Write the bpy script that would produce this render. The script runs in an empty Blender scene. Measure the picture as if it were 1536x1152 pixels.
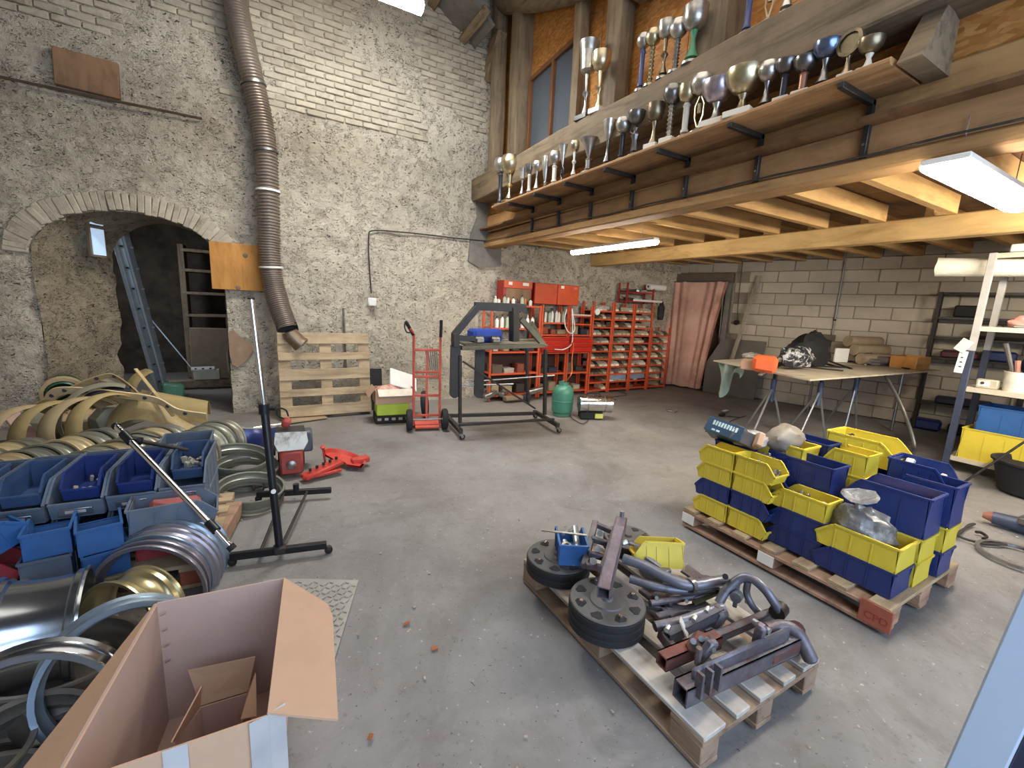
import bpy, math, random
from mathutils import Vector, Matrix, Euler, noise
random.seed(7)
C = bpy.context.scene.collection
S = bpy.context.scene
PI = math.pi
# ------------------------------------------------------------------ camera, world, light, exposure
FPX, YAW, PITCH, ROLL, CH = 656.5, math.radians(30.1586), math.radians(10.1524), math.radians(2.7246), 1.6
_f = Vector((math.sin(YAW)*math.cos(PITCH), math.cos(YAW)*math.cos(PITCH), -math.sin(PITCH)))
_r = Vector((math.cos(YAW), -math.sin(YAW), 0)); _u = _r.cross(_f)
_r, _u = math.cos(ROLL)*_r+math.sin(ROLL)*_u, -math.sin(ROLL)*_r+math.cos(ROLL)*_u
cam = bpy.data.objects.new('camera', bpy.data.cameras.new('camera')); C.objects.link(cam)
cam.matrix_world = Matrix(((_r.x,_u.x,-_f.x,0),(_r.y,_u.y,-_f.y,0),(_r.z,_u.z,-_f.z,CH),(0,0,0,1)))
cam.data.sensor_width = 36; cam.data.lens = FPX*36/1536; cam.data.clip_start = .02
S.camera = cam
S.view_settings.view_transform = 'Standard'; S.view_settings.look = 'None'
S.view_settings.gamma = 1; S.view_settings.use_curve_mapping = False
S.view_settings.exposure = 0.0
W = bpy.data.worlds.new('world'); S.world = W; W.use_nodes = True
W.node_tree.nodes['Background'].inputs[0].default_value = (.62,.78,1,1)
W.node_tree.nodes['Background'].inputs[1].default_value = .85
def area(name, loc, tgt, sx, sy, e, col):
    l = bpy.data.lights.new(name,'AREA'); l.shape='RECTANGLE'; l.size=sx; l.size_y=sy; l.energy=e; l.color=col
    o = bpy.data.objects.new(name,l); C.objects.link(o); o.location=loc
    o.rotation_euler=(Vector(tgt)-Vector(loc)).to_track_quat('-Z','Y').to_euler(); return o
area('gate_daylight',(1.2,-2.2,2.2),(1.6,3.0,.6),4.6,3.6,265,(.58,.74,1))
area('roof_tube_light',(1.35,4.7,4.75),(1.35,6.2,0),1.3,.2,125,(.84,.92,1))
area('workshop_fill_light',(1.6,2.2,5.6),(2.0,3.2,0),4,4,100,(1,.90,.78))  # broad overhead fill, added in place of unseen ceiling lamps
area('back_room_fill_light',(-2.3,8.6,2.3),(-.6,9.2,.6),.5,.6,26,(.75,.85,1))  # added inside the dark room to lift the ladder and floor
area('under_mezzanine_fill_light',(5.6,.1,2.36),(8.3,4.2,.9),1.5,.25,125,(1,.90,.74))  # added out of frame to brighten the block wall
def look(px,py):
    return _f+(px-768)/FPX*_r-(py-576)/FPX*_u
def atz(px,py,z): d=look(px,py); t=(z-CH)/d.z; return Vector((0,0,CH))+d*t
def atx(px,py,x): d=look(px,py); return Vector((0,0,CH))+d*(x/d.x)
def aty(px,py,y): d=look(px,py); return Vector((0,0,CH))+d*(y/d.y)
def prj(p):
    v=Vector(p)-Vector((0,0,CH)); return 768+FPX*v.dot(_r)/v.dot(_f), 576-FPX*v.dot(_u)/v.dot(_f)
def onpl(px,py,p,n):
    d=look(px,py); o=Vector((0,0,CH)); n=Vector(n); return o+d*((Vector(p)-o).dot(n)/d.dot(n))
# ------------------------------------------------------------------ mesh builder
def R3(x=0,y=0,z=0): return Euler((x,y,z)).to_matrix()
def along(p0,p1,up=(0,0,1)):
    z=(Vector(p1)-Vector(p0)).normalized(); u=Vector(up)
    if abs(z.dot(u))>.98: u=Vector((1,0,0))
    x=u.cross(z).normalized(); y=z.cross(x)
    return Matrix((x,y,z)).transposed()
class MB:
    def __init__(s): s.v=[]; s.f=[]
    def add(s,vs,fs):
        n=len(s.v); s.v+= [Vector(v) for v in vs]; s.f+=[tuple(i+n for i in f) for f in fs]; return s
    def box(s,c,d,R=None,b=0):
        c=Vector(c); h=[x/2 for x in d]; R=R or Matrix.Identity(3)
        if b<=0:
            vs=[c+R@Vector((sx*h[0],sy*h[1],sz*h[2])) for sx in(-1,1) for sy in(-1,1) for sz in(-1,1)]
            return s.add(vs,[(0,1,3,2),(4,6,7,5),(0,4,5,1),(2,3,7,6),(0,2,6,4),(1,5,7,3)])
        b=min(b,min(h)*.9); idx={}; vs=[]
        for sx in(-1,1):
            for sy in(-1,1):
                for sz in(-1,1):
                    for a in range(3):
                        p=[sx*(h[0]-b),sy*(h[1]-b),sz*(h[2]-b)]; p[a]=(sx,sy,sz)[a]*h[a]
                        idx[(sx,sy,sz,a)]=len(vs); vs.append(c+R@Vector(p))
        fs=[]
        def k(sg,a): return idx[(sg[0],sg[1],sg[2],a)]
        for a in range(3):
            o=[i for i in range(3) if i!=a]
            for sa in(-1,1):
                q=[]
                for s1,s2 in((-1,-1),(1,-1),(1,1),(-1,1)):
                    g=[0,0,0]; g[a]=sa; g[o[0]]=s1; g[o[1]]=s2; q.append(k(g,a))
                fs.append(q)
            for s1 in(-1,1):
                for s2 in(-1,1):
                    g=[0,0,0]; g[o[0]]=s1; g[o[1]]=s2
                    g0=g[:]; g0[a]=-1; g1=g[:]; g1[a]=1
                    fs.append([k(g0,o[0]),k(g1,o[0]),k(g1,o[1]),k(g0,o[1])])
        for sx in(-1,1):
            for sy in(-1,1):
                for sz in(-1,1): fs.append([k((sx,sy,sz),a) for a in range(3)])
        return s.add(vs,fs)
    def bar(s,p0,p1,w,h,b=0,up=(0,0,1),ext=0):
        p0=Vector(p0);p1=Vector(p1); return s.box((p0+p1)/2,(w,h,(p1-p0).length+ext),along(p0,p1,up),b)
    def cyl(s,p0,p1,r0,r1=None,n=12,cap=True):
        r1=r0 if r1 is None else r1
        p0=Vector(p0);p1=Vector(p1);R=along(p0,p1); vs=[]
        for p,r in((p0,r0),(p1,r1)):
            for i in range(n):
                a=2*PI*i/n; vs.append(p+R@Vector((r*math.cos(a),r*math.sin(a),0)))
        fs=[(i,(i+1)%n,n+(i+1)%n,n+i) for i in range(n)]
        if cap: fs+=[tuple(range(n-1,-1,-1)),tuple(range(n,2*n))]
        return s.add(vs,fs)
    def tube(s,pts,r,n=8,closed=False,cap=True):
        pts=[Vector(p) for p in pts]; m=len(pts); rr=r if isinstance(r,(list,tuple)) else [r]*m
        T=[]
        for i in range(m):
            a=pts[(i-1)%m] if (closed or i>0) else pts[i]; b=pts[(i+1)%m] if (closed or i<m-1) else pts[i]
            T.append((b-a).normalized())
        u=Vector((0,0,1)) if abs(T[0].z)<.9 else Vector((1,0,0)); x=u.cross(T[0]).normalized(); vs=[]
        for i in range(m):
            x=(x-T[i]*x.dot(T[i])).normalized(); y=T[i].cross(x)
            for j in range(n):
                a=2*PI*j/n; vs.append(pts[i]+(x*math.cos(a)+y*math.sin(a))*rr[i])
        fs=[]
        for i in range(m if closed else m-1):
            k=(i+1)%m
            for j in range(n): fs.append((i*n+j,i*n+(j+1)%n,k*n+(j+1)%n,k*n+j))
        if cap and not closed: fs+=[tuple(range(n-1,-1,-1)),tuple(range((m-1)*n,m*n))]
        return s.add(vs,fs)
    def lathe(s,prof,n=24,M=None,a0=0,a1=2*PI):
        M=M or Matrix.Identity(4); full=abs(a1-a0-2*PI)<1e-6; k=n if full else n+1; vs=[]
        for r,z in prof:
            for i in range(k):
                a=a0+(a1-a0)*i/n; vs.append(M@Vector((r*math.cos(a),r*math.sin(a),z)))
        fs=[]
        for q in range(len(prof)-1):
            for i in range(n):
                j=(i+1)%k; fs.append((q*k+i,q*k+j,(q+1)*k+j,(q+1)*k+i))
        return s.add(vs,fs)
    def prism(s,poly,h,M=None):
        M=M or Matrix.Identity(4); n=len(poly)
        vs=[M@Vector((x,y,0)) for x,y in poly]+[M@Vector((x,y,h)) for x,y in poly]
        return s.add(vs,[tuple(range(n-1,-1,-1)),tuple(range(n,2*n))]+[(i,(i+1)%n,n+(i+1)%n,n+i) for i in range(n)])
    def sheet(s,fn,nu,nv,th=0):
        """grid surface fn(u,v); th = thickness along normal"""
        vs=[Vector(fn(i/nu,j/nv)) for i in range(nu+1) for j in range(nv+1)]
        fs=[(i*(nv+1)+j,(i+1)*(nv+1)+j,(i+1)*(nv+1)+j+1,i*(nv+1)+j+1) for i in range(nu) for j in range(nv)]
        if th:
            nn=[Vector() for _ in vs]
            for f in fs:
                q=(vs[f[2]]-vs[f[0]]).cross(vs[f[3]]-vs[f[1]])
                for i in f: nn[i]+=q
            m=len(vs); vs2=[v+(nn[i].normalized() if nn[i].length>0 else Vector())*th for i,v in enumerate(vs)]
            fs=fs+[tuple(i+m for i in reversed(f)) for f in fs]; vs=vs+vs2
            k=nv+1; rim=[i*k for i in range(nu+1)]+[nu*k+j for j in range(1,nv+1)]+[i*k+nv for i in range(nu-1,-1,-1)]+[j for j in range(nv-1,0,-1)]
            for a,b in zip(rim,rim[1:]+rim[:1]): fs.append((a,b,b+m,a+m))
        return s.add(vs,fs)
    def jitter(s,a,f=5,seed=0):
        for v in s.v:
            n=noise.noise_vector(v*f+Vector((seed,seed*2,0))); v+=n*a
        return s
    def mesh(s,name):
        import bmesh
        me=bpy.data.meshes.new(name); me.from_pydata(s.v,[],s.f)
        bm=bmesh.new(); bm.from_mesh(me); bmesh.ops.recalc_face_normals(bm,faces=bm.faces); bm.to_mesh(me); bm.free()
        me.polygons.foreach_set('use_smooth',[True]*len(me.polygons)); me.set_sharp_from_angle(angle=math.radians(38)); return me
    def build(s,name,m,parent=None,world=False):
        if world and parent: 
            M=pmat(parent).inverted(); s.v=[M@v for v in s.v]
        me=s.mesh(name); me.materials.append(m)
        o=bpy.data.objects.new(name,me); C.objects.link(o)
        if parent: o.parent=parent
        return o
def pmat(o):
    M=Matrix.LocRotScale(o.location,o.rotation_euler,o.scale)
    return (pmat(o.parent)@M) if o.parent else M
def tag(o,label=None,cat=None,group=None,kind=None):
    if label: o['label']=label
    if cat: o['category']=cat
    if group: o['group']=group
    if kind: o['kind']=kind
    return o
def thing(name,label,cat,loc=(0,0,0),rot=(0,0,0),group=None):
    o=bpy.data.objects.new(name,None); C.objects.link(o); o.empty_display_size=.1
    o.location=loc; o.rotation_euler=rot if isinstance(rot,(tuple,list,Euler)) else (0,0,rot)
    return tag(o,label,cat,group)
def single(mb,name,m,label,cat,group=None,base=None):
    """a thing that is one mesh, origin at its base"""
    if base is None:
        n=len(mb.v); base=Vector((sum(v.x for v in mb.v)/n,sum(v.y for v in mb.v)/n,min(v.z for v in mb.v)))
    base=Vector(base); mb.v=[v-base for v in mb.v]
    o=mb.build(name,m); o.location=base; return tag(o,label,cat,group)
def dup(root,loc=None,rot=None,label=None,group=None):
    r=root.copy(); C.objects.link(r)
    if loc is not None: r.location=loc
    if rot is not None: r.rotation_euler=rot if isinstance(rot,(tuple,list,Euler)) else (0,0,rot)
    if label: r['label']=label
    if group: r['group']=group
    for ch in list(root.children):
        c=ch.copy(); C.objects.link(c); c.parent=r
        for g in list(ch.children): d=g.copy(); C.objects.link(d); d.parent=c
    return r
def inst(me,name,parent,loc,rot=None,scale=None,m=None):
    o=bpy.data.objects.new(name,me); C.objects.link(o); o.parent=parent; o.location=loc
    if rot is not None: o.rotation_euler=rot
    if scale is not None: o.scale=scale
    return o
# ------------------------------------------------------------------ materials
def sr(*c): return tuple(((x/255)/12.92 if x/255<=.04045 else ((x/255+.055)/1.055)**2.4) for x in c)
class NT:
    def __init__(s,name):
        s.m=bpy.data.materials.new(name); s.m.use_nodes=True; s.t=s.m.node_tree; s.b=s.t.nodes['Principled BSDF']
    def n(s,ty,**k):
        o=s.t.nodes.new(ty)
        for a,b in k.items(): setattr(o,a,b)
        return o
    def l(s,a,b): s.t.links.new(a,b)
    def coord(s,world=False,scale=(1,1,1)):
        if world: src=s.n('ShaderNodeNewGeometry').outputs['Position']
        else: src=s.n('ShaderNodeTexCoord').outputs['Object']
        mp=s.n('ShaderNodeMapping'); s.l(src,mp.inputs['Vector']); mp.inputs['Scale'].default_value=scale
        if not world:
            oi=s.n('ShaderNodeObjectInfo'); cx=s.n('ShaderNodeCombineXYZ'); mu=s.n('ShaderNodeMath',operation='MULTIPLY'); mu.inputs[1].default_value=37
            s.l(oi.outputs['Random'],mu.inputs[0])
            for i in range(3): s.l(mu.outputs[0],cx.inputs[i])
            s.l(cx.outputs[0],mp.inputs['Location'])
        return mp.outputs[0]
    def noise(s,vec,scale,detail=4,rough=.6,dist=0):
        o=s.n('ShaderNodeTexNoise'); s.l(vec,o.inputs['Vector']); o.inputs['Scale'].default_value=scale; o.inputs['Detail'].default_value=detail
        o.inputs['Roughness'].default_value=rough; o.inputs['Distortion'].default_value=dist; return o.outputs['Fac']
    def ramp(s,fac,stops):
        o=s.n('ShaderNodeValToRGB'); s.l(fac,o.inputs[0]); e=o.color_ramp.elements
        while len(e)<len(stops): e.new(.5)
        for el,(p,c) in zip(e,stops): el.position=p; el.color=(*c,1) if len(c)==3 else c
        return o.outputs[0]
    def mix(s,fac,a,b,mode='MIX'):
        o=s.n('ShaderNodeMix',data_type='RGBA',blend_type=mode)
        if isinstance(fac,(int,float)): o.inputs[0].default_value=fac
        else: s.l(fac,o.inputs[0])
        for i,x in((6,a),(7,b)):
            if isinstance(x,tuple): o.inputs[i].default_value=(*x,1)
            else: s.l(x,o.inputs[i])
        return o.outputs[2]
    def val(s,fac,lo,hi,a=0.,b=1.):
        o=s.n('ShaderNodeMapRange'); s.l(fac,o.inputs[0]); o.inputs[1].default_value=lo;o.inputs[2].default_value=hi;o.inputs[3].default_value=a;o.inputs[4].default_value=b; return o.outputs[0]
    def bump(s,h,st,dist=.01):
        o=s.n('ShaderNodeBump'); s.l(h,o.inputs['Height']); o.inputs['Strength'].default_value=st; o.inputs['Distance'].default_value=dist; s.l(o.outputs[0],s.b.inputs['Normal'])
    def col(s,c): s.l(c,s.b.inputs['Base Color']); return s
def mat(name,c,rough=.6,metal=0,var=.18,scale=7,bump=0,bscale=60,c2=None,lo=.45,hi=.65,rnd=.06,stretch=(1,1,1),spec=.5,world=False,dust=0,dustc=(.33,.30,.26)):
    t=NT(name); v=t.coord(world,stretch); n=t.noise(v,scale,5,.65)
    a=tuple(min(1,x*(1-var)) for x in c); b=tuple(min(1,x*(1+var)) for x in c)
    k=t.ramp(n,[(.3,a),(.7,b)])
    if c2: k=t.mix(t.val(t.noise(v,scale*.6,6,.7,.6),lo,hi),k,c2)
    if dust: k=t.mix(t.val(t.noise(v,scale*1.7,6,.75),.35,.75,0,dust),k,dustc)
    if rnd:
        oi=t.n('ShaderNodeObjectInfo'); h=t.n('ShaderNodeHueSaturation'); t.l(t.val(oi.outputs['Random'],0,1,1-rnd*2,1+rnd*2),h.inputs['Value']); t.l(k,h.inputs['Color']); k=h.outputs[0]
    t.col(k); t.b.inputs['Roughness'].default_value=rough; t.b.inputs['Metallic'].default_value=metal
    t.b.inputs['Specular IOR Level'].default_value=spec
    if bump: t.bump(t.noise(v,bscale,4,.6),bump,.01)
    return t.m
def wood(name,c,c2,axis=0,rough=.75,grain=14,bump=.35,rnd=.12,world=False,stain=.5):
    st=[grain]*3; st[axis]=1.2
    t=NT(name); v=t.coord(world,tuple(st)); v2=t.coord(world)
    n=t.noise(v,1.3,6,.65,.5); k=t.ramp(n,[(.28,c2),(.5,c),(.75,tuple(min(1,x*1.25) for x in c))])
    k=t.mix(t.val(t.noise(v2,3,5,.7),.45,.75,0,stain),k,tuple(x*.8 for x in c2))
    oi=t.n('ShaderNodeObjectInfo'); h=t.n('ShaderNodeHueSaturation'); t.l(t.val(oi.outputs['Random'],0,1,1-rnd,1+rnd),h.inputs['Value']); t.l(k,h.inputs['Color'])
    t.col(h.outputs[0]); t.b.inputs['Roughness'].default_value=rough; t.bump(n,bump,.006); return t.m
def glow(name,c,e):
    t=NT(name); t.b.inputs['Base Color'].default_value=(*c,1); t.b.inputs['Emission Color'].default_value=(*c,1); t.b.inputs['Emission Strength'].default_value=e; return t.m
M={}
def plaster(name,c,dark,crack=.8,bs=1.0):
    t=NT(name); v=t.coord(True)
    k=t.ramp(t.noise(v,.9,6,.7,.4),[(.3,tuple(x*.82 for x in c)),(.5,c),(.75,tuple(min(1,x*1.1) for x in c))])
    # patchy grime; its increase to the left also paints in the falloff of light
    sx=t.n('ShaderNodeSeparateXYZ'); g=t.n('ShaderNodeNewGeometry'); t.l(g.outputs['Position'],sx.inputs[0])
    gf=t.n('ShaderNodeMath',operation='MULTIPLY'); t.l(t.val(t.noise(v,2.2,8,.75,.3),.46,.74,0,1),gf.inputs[0]); t.l(t.val(sx.outputs['X'],-2.2,1.2,.75,.22),gf.inputs[1])
    k=t.mix(gf.outputs[0],k,dark)
    st=t.coord(True,(1,1,1.7)); r=t.noise(st,19,2.5,.5,1.4)
    a=t.n('ShaderNodeMath',operation='SUBTRACT'); t.l(r,a.inputs[0]); a.inputs[1].default_value=.5
    ab=t.n('ShaderNodeMath',operation='ABSOLUTE'); t.l(a.outputs[0],ab.inputs[0])
    line=t.val(ab.outputs[0],.0,.022,1,0); msk=t.val(t.noise(v,9,3,.6),.48,.54)
    mu=t.n('ShaderNodeMath',operation='MULTIPLY'); t.l(line,mu.inputs[0]); t.l(msk,mu.inputs[1])
    pit=t.val(t.noise(st,24,2,.5,.8),.66,.70); mx=t.n('ShaderNodeMath',operation='MAXIMUM'); t.l(mu.outputs[0],mx.inputs[0]); t.l(pit,mx.inputs[1])
    m2=t.n('ShaderNodeMath',operation='MULTIPLY'); t.l(mx.outputs[0],m2.inputs[0]); m2.inputs[1].default_value=crack
    k=t.mix(m2.outputs[0],k,tuple(x*.16 for x in dark)); t.col(k); t.b.inputs['Roughness'].default_value=.95; t.b.inputs['Specular IOR Level'].default_value=.15
    h=t.n('ShaderNodeMath',operation='SUBTRACT'); t.l(t.noise(v,16,6,.7,.5),h.inputs[0]); t.l(m2.outputs[0],h.inputs[1])
    t.bump(h.outputs[0],bs,.045); return t.m
M['plaster']=plaster('rough_limewash_plaster',sr(200,188,167),sr(112,96,76))
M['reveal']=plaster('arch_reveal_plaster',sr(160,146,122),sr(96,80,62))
M['brick_paint']=mat('limewashed_brick',sr(174,162,142),.95,var=.15,scale=5,bump=.9,bscale=22,c2=sr(128,112,92),lo=.55,hi=.72,rnd=.05,spec=.15)
M['block_paint']=mat('painted_breeze_block',sr(186,174,155),.9,var=.1,scale=3,bump=.5,bscale=60,c2=sr(150,138,120),lo=.6,hi=.8,rnd=.035,spec=.15)
M['mortar']=mat('grey_mortar',sr(138,127,110),.95,var=.25,scale=8,bump=.5,bscale=40,world=True,rnd=0,spec=.1)
M['cement']=mat('grey_cement_patch',sr(120,114,104),.95,var=.2,scale=5,bump=.7,bscale=25,world=True,rnd=0,spec=.1)
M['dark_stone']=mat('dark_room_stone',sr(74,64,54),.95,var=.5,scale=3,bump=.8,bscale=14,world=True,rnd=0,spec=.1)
def floor_mat():
    t=NT('worn_concrete_floor'); v=t.coord(True)
    k=t.ramp(t.noise(v,.8,7,.68,.4),[(.3,sr(108,103,98)),(.5,sr(133,129,125)),(.72,sr(152,148,143))])
    k=t.mix(t.val(t.noise(v,2.6,8,.78,.8),.5,.72,0,.5),k,sr(100,90,80))
    k=t.mix(t.val(t.noise(v,26,4,.7),.6,.72,0,.55),k,sr(96,90,85))
    k=t.mix(t.val(t.noise(v,40,2,.5),.70,.75,0,.4),k,sr(205,200,194))
    k=t.mix(t.val(t.noise(v,60,2,.5),.71,.75,0,.8),k,sr(60,54,50))
    # browner towards the far end of the room
    sx=t.n('ShaderNodeSeparateXYZ'); g=t.n('ShaderNodeNewGeometry'); t.l(g.outputs['Position'],sx.inputs[0])
    k=t.mix(t.val(sx.outputs['Y'],3.0,6.5,0,.55),k,t.mix(.5,k,sr(134,116,94)))
    t.col(k); t.l(t.val(t.noise(v,3,4,.6),.3,.7,.55,.8),t.b.inputs['Roughness']); t.b.inputs['Specular IOR Level'].default_value=.3
    t.bump(t.noise(v,22,8,.75),.45,.01); return t.m
M['floor']=floor_mat()
M['oldwood']=wood('weathered_oak_y',sr(134,114,88),sr(86,70,50),1,world=True,grain=12,bump=.6)
M['oldwoodz']=wood('weathered_oak_z',sr(130,111,86),sr(88,72,55),2,world=True,grain=12,bump=.6)
M['fascia']=wood('varnished_plank_y',sr(176,134,84),sr(128,90,50),1,world=True,grain=7,bump=.15,stain=.35)
M['fascia_rough']=wood('brown_plank_y',sr(160,120,78),sr(112,80,50),1,world=True,grain=9,bump=.25,stain=.5)
M['joist']=wood('new_pine_joist_x',sr(188,148,92),sr(146,106,60),0,world=True,grain=9,bump=.15,stain=.25)
M['beampine']=wood('new_pine_beam_y',sr(212,174,112),sr(180,138,80),1,world=True,grain=6,bump=.15,stain=.2)
def osb():
    t=NT('osb_board'); v=t.coord(True,(1,1,1)); vo=t.n('ShaderNodeTexVoronoi'); mp=t.coord(True,(1,9,22)); t.l(mp,vo.inputs['Vector']); vo.inputs['Scale'].default_value=2.4
    k=t.ramp(vo.outputs['Color'],[(.0,sr(150,92,38)),(.5,sr(186,124,58)),(1,sr(206,152,86))])
    k=t.mix(t.val(t.noise(v,4,5,.6),.4,.7,0,.4),k,sr(150,96,44)); t.col(k); t.b.inputs['Roughness'].default_value=.6; t.bump(vo.outputs['Distance'],.2,.004); return t.m
M['osb']=osb()
M['deck']=wood('dark_deck_board',sr(120,86,52),sr(84,58,36),0,world=True,grain=6,bump=.1)
M['ply']=wood('orange_plywood',sr(190,132,62),sr(160,104,44),2,grain=6,bump=.1,stain=.3)
M['plybrown']=wood('brown_plywood',sr(138,106,76),sr(106,78,54),2,grain=6,bump=.1)
M['black']=mat('black_painted_steel',sr(38,36,35),.45,.2,var=.3,scale=9,dust=.35,dustc=sr(90,80,68))
M['blackgloss']=mat('black_powder_coat',sr(24,25,28),.35,.1,var=.2)
M['rubber']=mat('black_rubber',sr(34,33,34),.8,var=.2,bump=.2,bscale=90)
M['chrome']=mat('polished_chrome',(.82,.82,.84),.12,1,var=.04,rnd=0)
M['steel']=mat('dull_steel',sr(150,148,144),.38,.9,var=.2,scale=12,c2=sr(110,96,82),lo=.55,hi=.75)
M['galv']=mat('galvanised_sheet',sr(176,180,182),.35,.85,var=.15,scale=10,rnd=.04)
M['cable']=mat('dark_cable',sr(52,46,40),.7,var=.2)
M['lamp']=glow('fluorescent_tube',(1,.93,.80),80)
M['white']=mat('white_plastic',sr(226,222,212),.5,var=.05)
# ================================================================== SETTING
XM=3.33                     # plane of the mezzanine front
YL=6.85                     # left (stone) wall plane
# floor: gently uneven slab
mb=MB()
def fl(u,v):
    x=-4+14.5*u; y=-3.5+14.5*v; return (x,y,.012*noise.noise(Vector((x*.5,y*.5,0)))-.012)
mb.sheet(fl,60,60); o=mb.build('floor',M['floor']); tag(o,kind='structure')
# stone wall with the arched opening
AC,AA,AS,AR=-1.23,.87,1.93,.52
def inside(x,z):
    if abs(x-AC)>=AA: return False
    if z<=AS: return True
    return z< AS+AR*math.sqrt(1-((x-AC)/AA)**2)
def snap(x,z,tol):
    if z<AS:
        for e in(AC-AA,AC+AA):
            if abs(x-e)<tol: return e,z
        return x,z
    a=math.atan2((z-AS)/AR,(x-AC)/AA); k=math.hypot((x-AC)/AA,(z-AS)/AR)
    ex,ez=AC+AA*math.cos(a),AS+AR*math.sin(a)
    if math.hypot(x-ex,z-ez)<tol: return ex,ez
    return x,z
DENTS=[(aty(a,b,YL).x,aty(a,b,YL).z,rx,rz,dp) for a,b,rx,rz,dp in((518,214,.11,.05,.05),(590,222,.10,.04,.035),(480,328,.08,.05,.05),(511,326,.04,.03,.04),(330,312,.09,.03,.04),(628,320,.02,.18,.03),(60,465,.12,.10,.04),(110,560,.3,.25,.05))]
def hump(x,z):
    v=Vector((x,z,3.1)); d=.035*noise.noise(v*.8)+.018*noise.noise(v*2.3)+.012*noise.noise(v*6)+.007*noise.noise(v*15)+.004*noise.noise(v*34)
    r=noise.noise(v*4+Vector((9,9,9)))
    if r>.35: d-=(r-.35)*.07                      # shallow missing chunks
    for cx,cz,rx,rz,dp in DENTS: d-=dp*math.exp(-(((x-cx)/rx)**2+((z-cz)/rz)**2)**2)
    return d
st=.045; x0,x1=-3.6,9.2; nx=int((x1-x0)/st); nz=int(6.4/st); mb=MB(); ids={}
vs=[];fs=[]
for i in range(nx+1):
    for j in range(nz+1):
        x=x0+i*st; z=-.05+j*st; sx,sz=snap(x,z,st*.72)
        k=1.0 if z<3.95 else .35
        ids[i,j]=len(vs); vs.append((sx,YL-hump(sx,sz)*k,sz))
for i in range(nx):
    for j in range(nz):
        cx=x0+(i+.5)*st; cz=-.05+(j+.5)*st
        if not inside(cx,cz): fs.append((ids[i,j],ids[i+1,j],ids[i+1,j+1],ids[i,j+1]))
mb.add(vs,fs); WL=mb.build('wall_left',M['plaster']); tag(WL,kind='structure')
# reveal of the arch, splayed on the left
def fcurve(cx,a,s,r,t):   # t 0..1 from left foot over the top to right foot
    L1=s; L2=(a+r)*1.55; T=2*L1+L2; d=t*T
    if d<L1: return cx-a,d
    if d<L1+L2:
        q=PI-(d-L1)/L2*PI; return cx+a*math.cos(q),s+r*math.sin(q)
    return cx+a,s-(d-L1-L2)
def rev(u,v):
    x0_,z0_=fcurve(AC,AA,AS,AR,u); x1_,z1_=fcurve(-.99,.61,AS,AR-.01,u)
    y=YL-.02+.74*v; n=Vector((x0_,y,z0_)); e=.5 if v in(0,) else 1
    low=max(0,1-z0_/1.1)*(1 if u<.4 else .3)
    d=e*(.05*noise.noise(n*2)+.03*noise.noise(n*5)+.012*noise.noise(n*13)+low*.11*noise.noise(n*3+Vector((4,0,0))))
    return (x0_+(x1_-x0_)*v+ (d if u<.5 else -d), y, z0_+(z1_-z0_)*v)
mb=MB(); mb.sheet(rev,110,26); tag(mb.build('trim_1',M['reveal']),kind='structure')
# arch voussoirs: thin painted bricks on edge, children of the wall
brick=MB().box((0,0,0),(.055,.05,.23),b=.008).jitter(.004,20).mesh('brick'); brick.materials.append(M['brick_paint'])
per=46
for i in range(per):
    q=PI-(i+.5)/per*PI; x=AC+(AA+.115)*math.cos(q); z=AS+(AR+.115)*math.sin(q)
    nrm=Vector((math.cos(q)/AA,0,math.sin(q)/AR)).normalized(); ang=math.atan2(nrm.x,nrm.z)
    k=random.uniform(.8,1.0)
    inst(brick,'brick',WL,(x+random.uniform(-.004,.004),YL-.012+random.uniform(-.006,.008),z-random.uniform(0,.01)),(random.uniform(-.04,.04),ang+random.uniform(-.05,.05),0),(1.15+.0*k,1,k))
# brick courses high on the wall: nearest/largest as parts, the rest joined
bl=MB().box((0,0,0),(.226,.05,.068),b=.009).jitter(.004,18).mesh('brick'); bl.materials.append(M['brick_paint'])
rest=MB(); cells=[]
for r in range(29):
    z=3.98+r*.08
    for c in range(-1,27):
        x=-2.55+c*.238+(.119 if r%2 else 0)
        if x>3.2 or x<-2.5: continue
        if noise.noise(Vector((x*.7,z*.9,1.7)))>(.34 if x>-.8 else +.14): continue
        if x<-.9 and z<4.3: continue
        cells.append((x,z))
cells.sort(key=lambda c:(c[1]>5.2,abs(c[0]-1.0)))
for i,(x,z) in enumerate(cells):
    p=(x+random.uniform(-.006,.006),YL+.004+random.uniform(-.008,.008)-.2*hump(x,z),z)
    if i<250: inst(bl,'brick',WL,p,(random.uniform(-.02,.02),random.uniform(-.02,.02),random.uniform(-.012,.012)),(random.uniform(.97,1.02),1,random.uniform(.95,1.04)))
    else: rest.box(p,(.226,.05,.068),b=.009)
if rest.v: tag(rest.build('brick_courses',M['brick_paint'],WL),kind='stuff')
# cement patch strips where the beams enter the stone wall
mb=MB()
def patch(poly,y,th,seed): 
    m=MB(); m.prism(poly,th,Matrix.Translation((0,y,0))@Matrix.Rotation(PI/2,4,'X')); return m
mb.add(*[ (lambda q:(q.v,q.f))(patch([(3.02,2.28),(3.2,2.2),(3.62,2.25),(3.62,2.9),(3.6,3.38),(3.12,3.38),(3.16,3.0),(3.05,2.7)],YL-.0,.05,1))][0])
tag(mb.build('trim_2',M['cement']),kind='structure')
tag(patch([(-.36,1.08),(-.30,1.12),(-.22,1.02),(-.12,.96),(-.08,.86),(-.13,.78),(-.18,.70),(-.27,.62),(-.34,.66),(-.36,.80)],YL-.012,.03,2).jitter(.008,9).build('trim_3',mat('bare_brown_plaster',sr(150,124,98),.95,bump=.6,bscale=30)),kind='structure')
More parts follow.
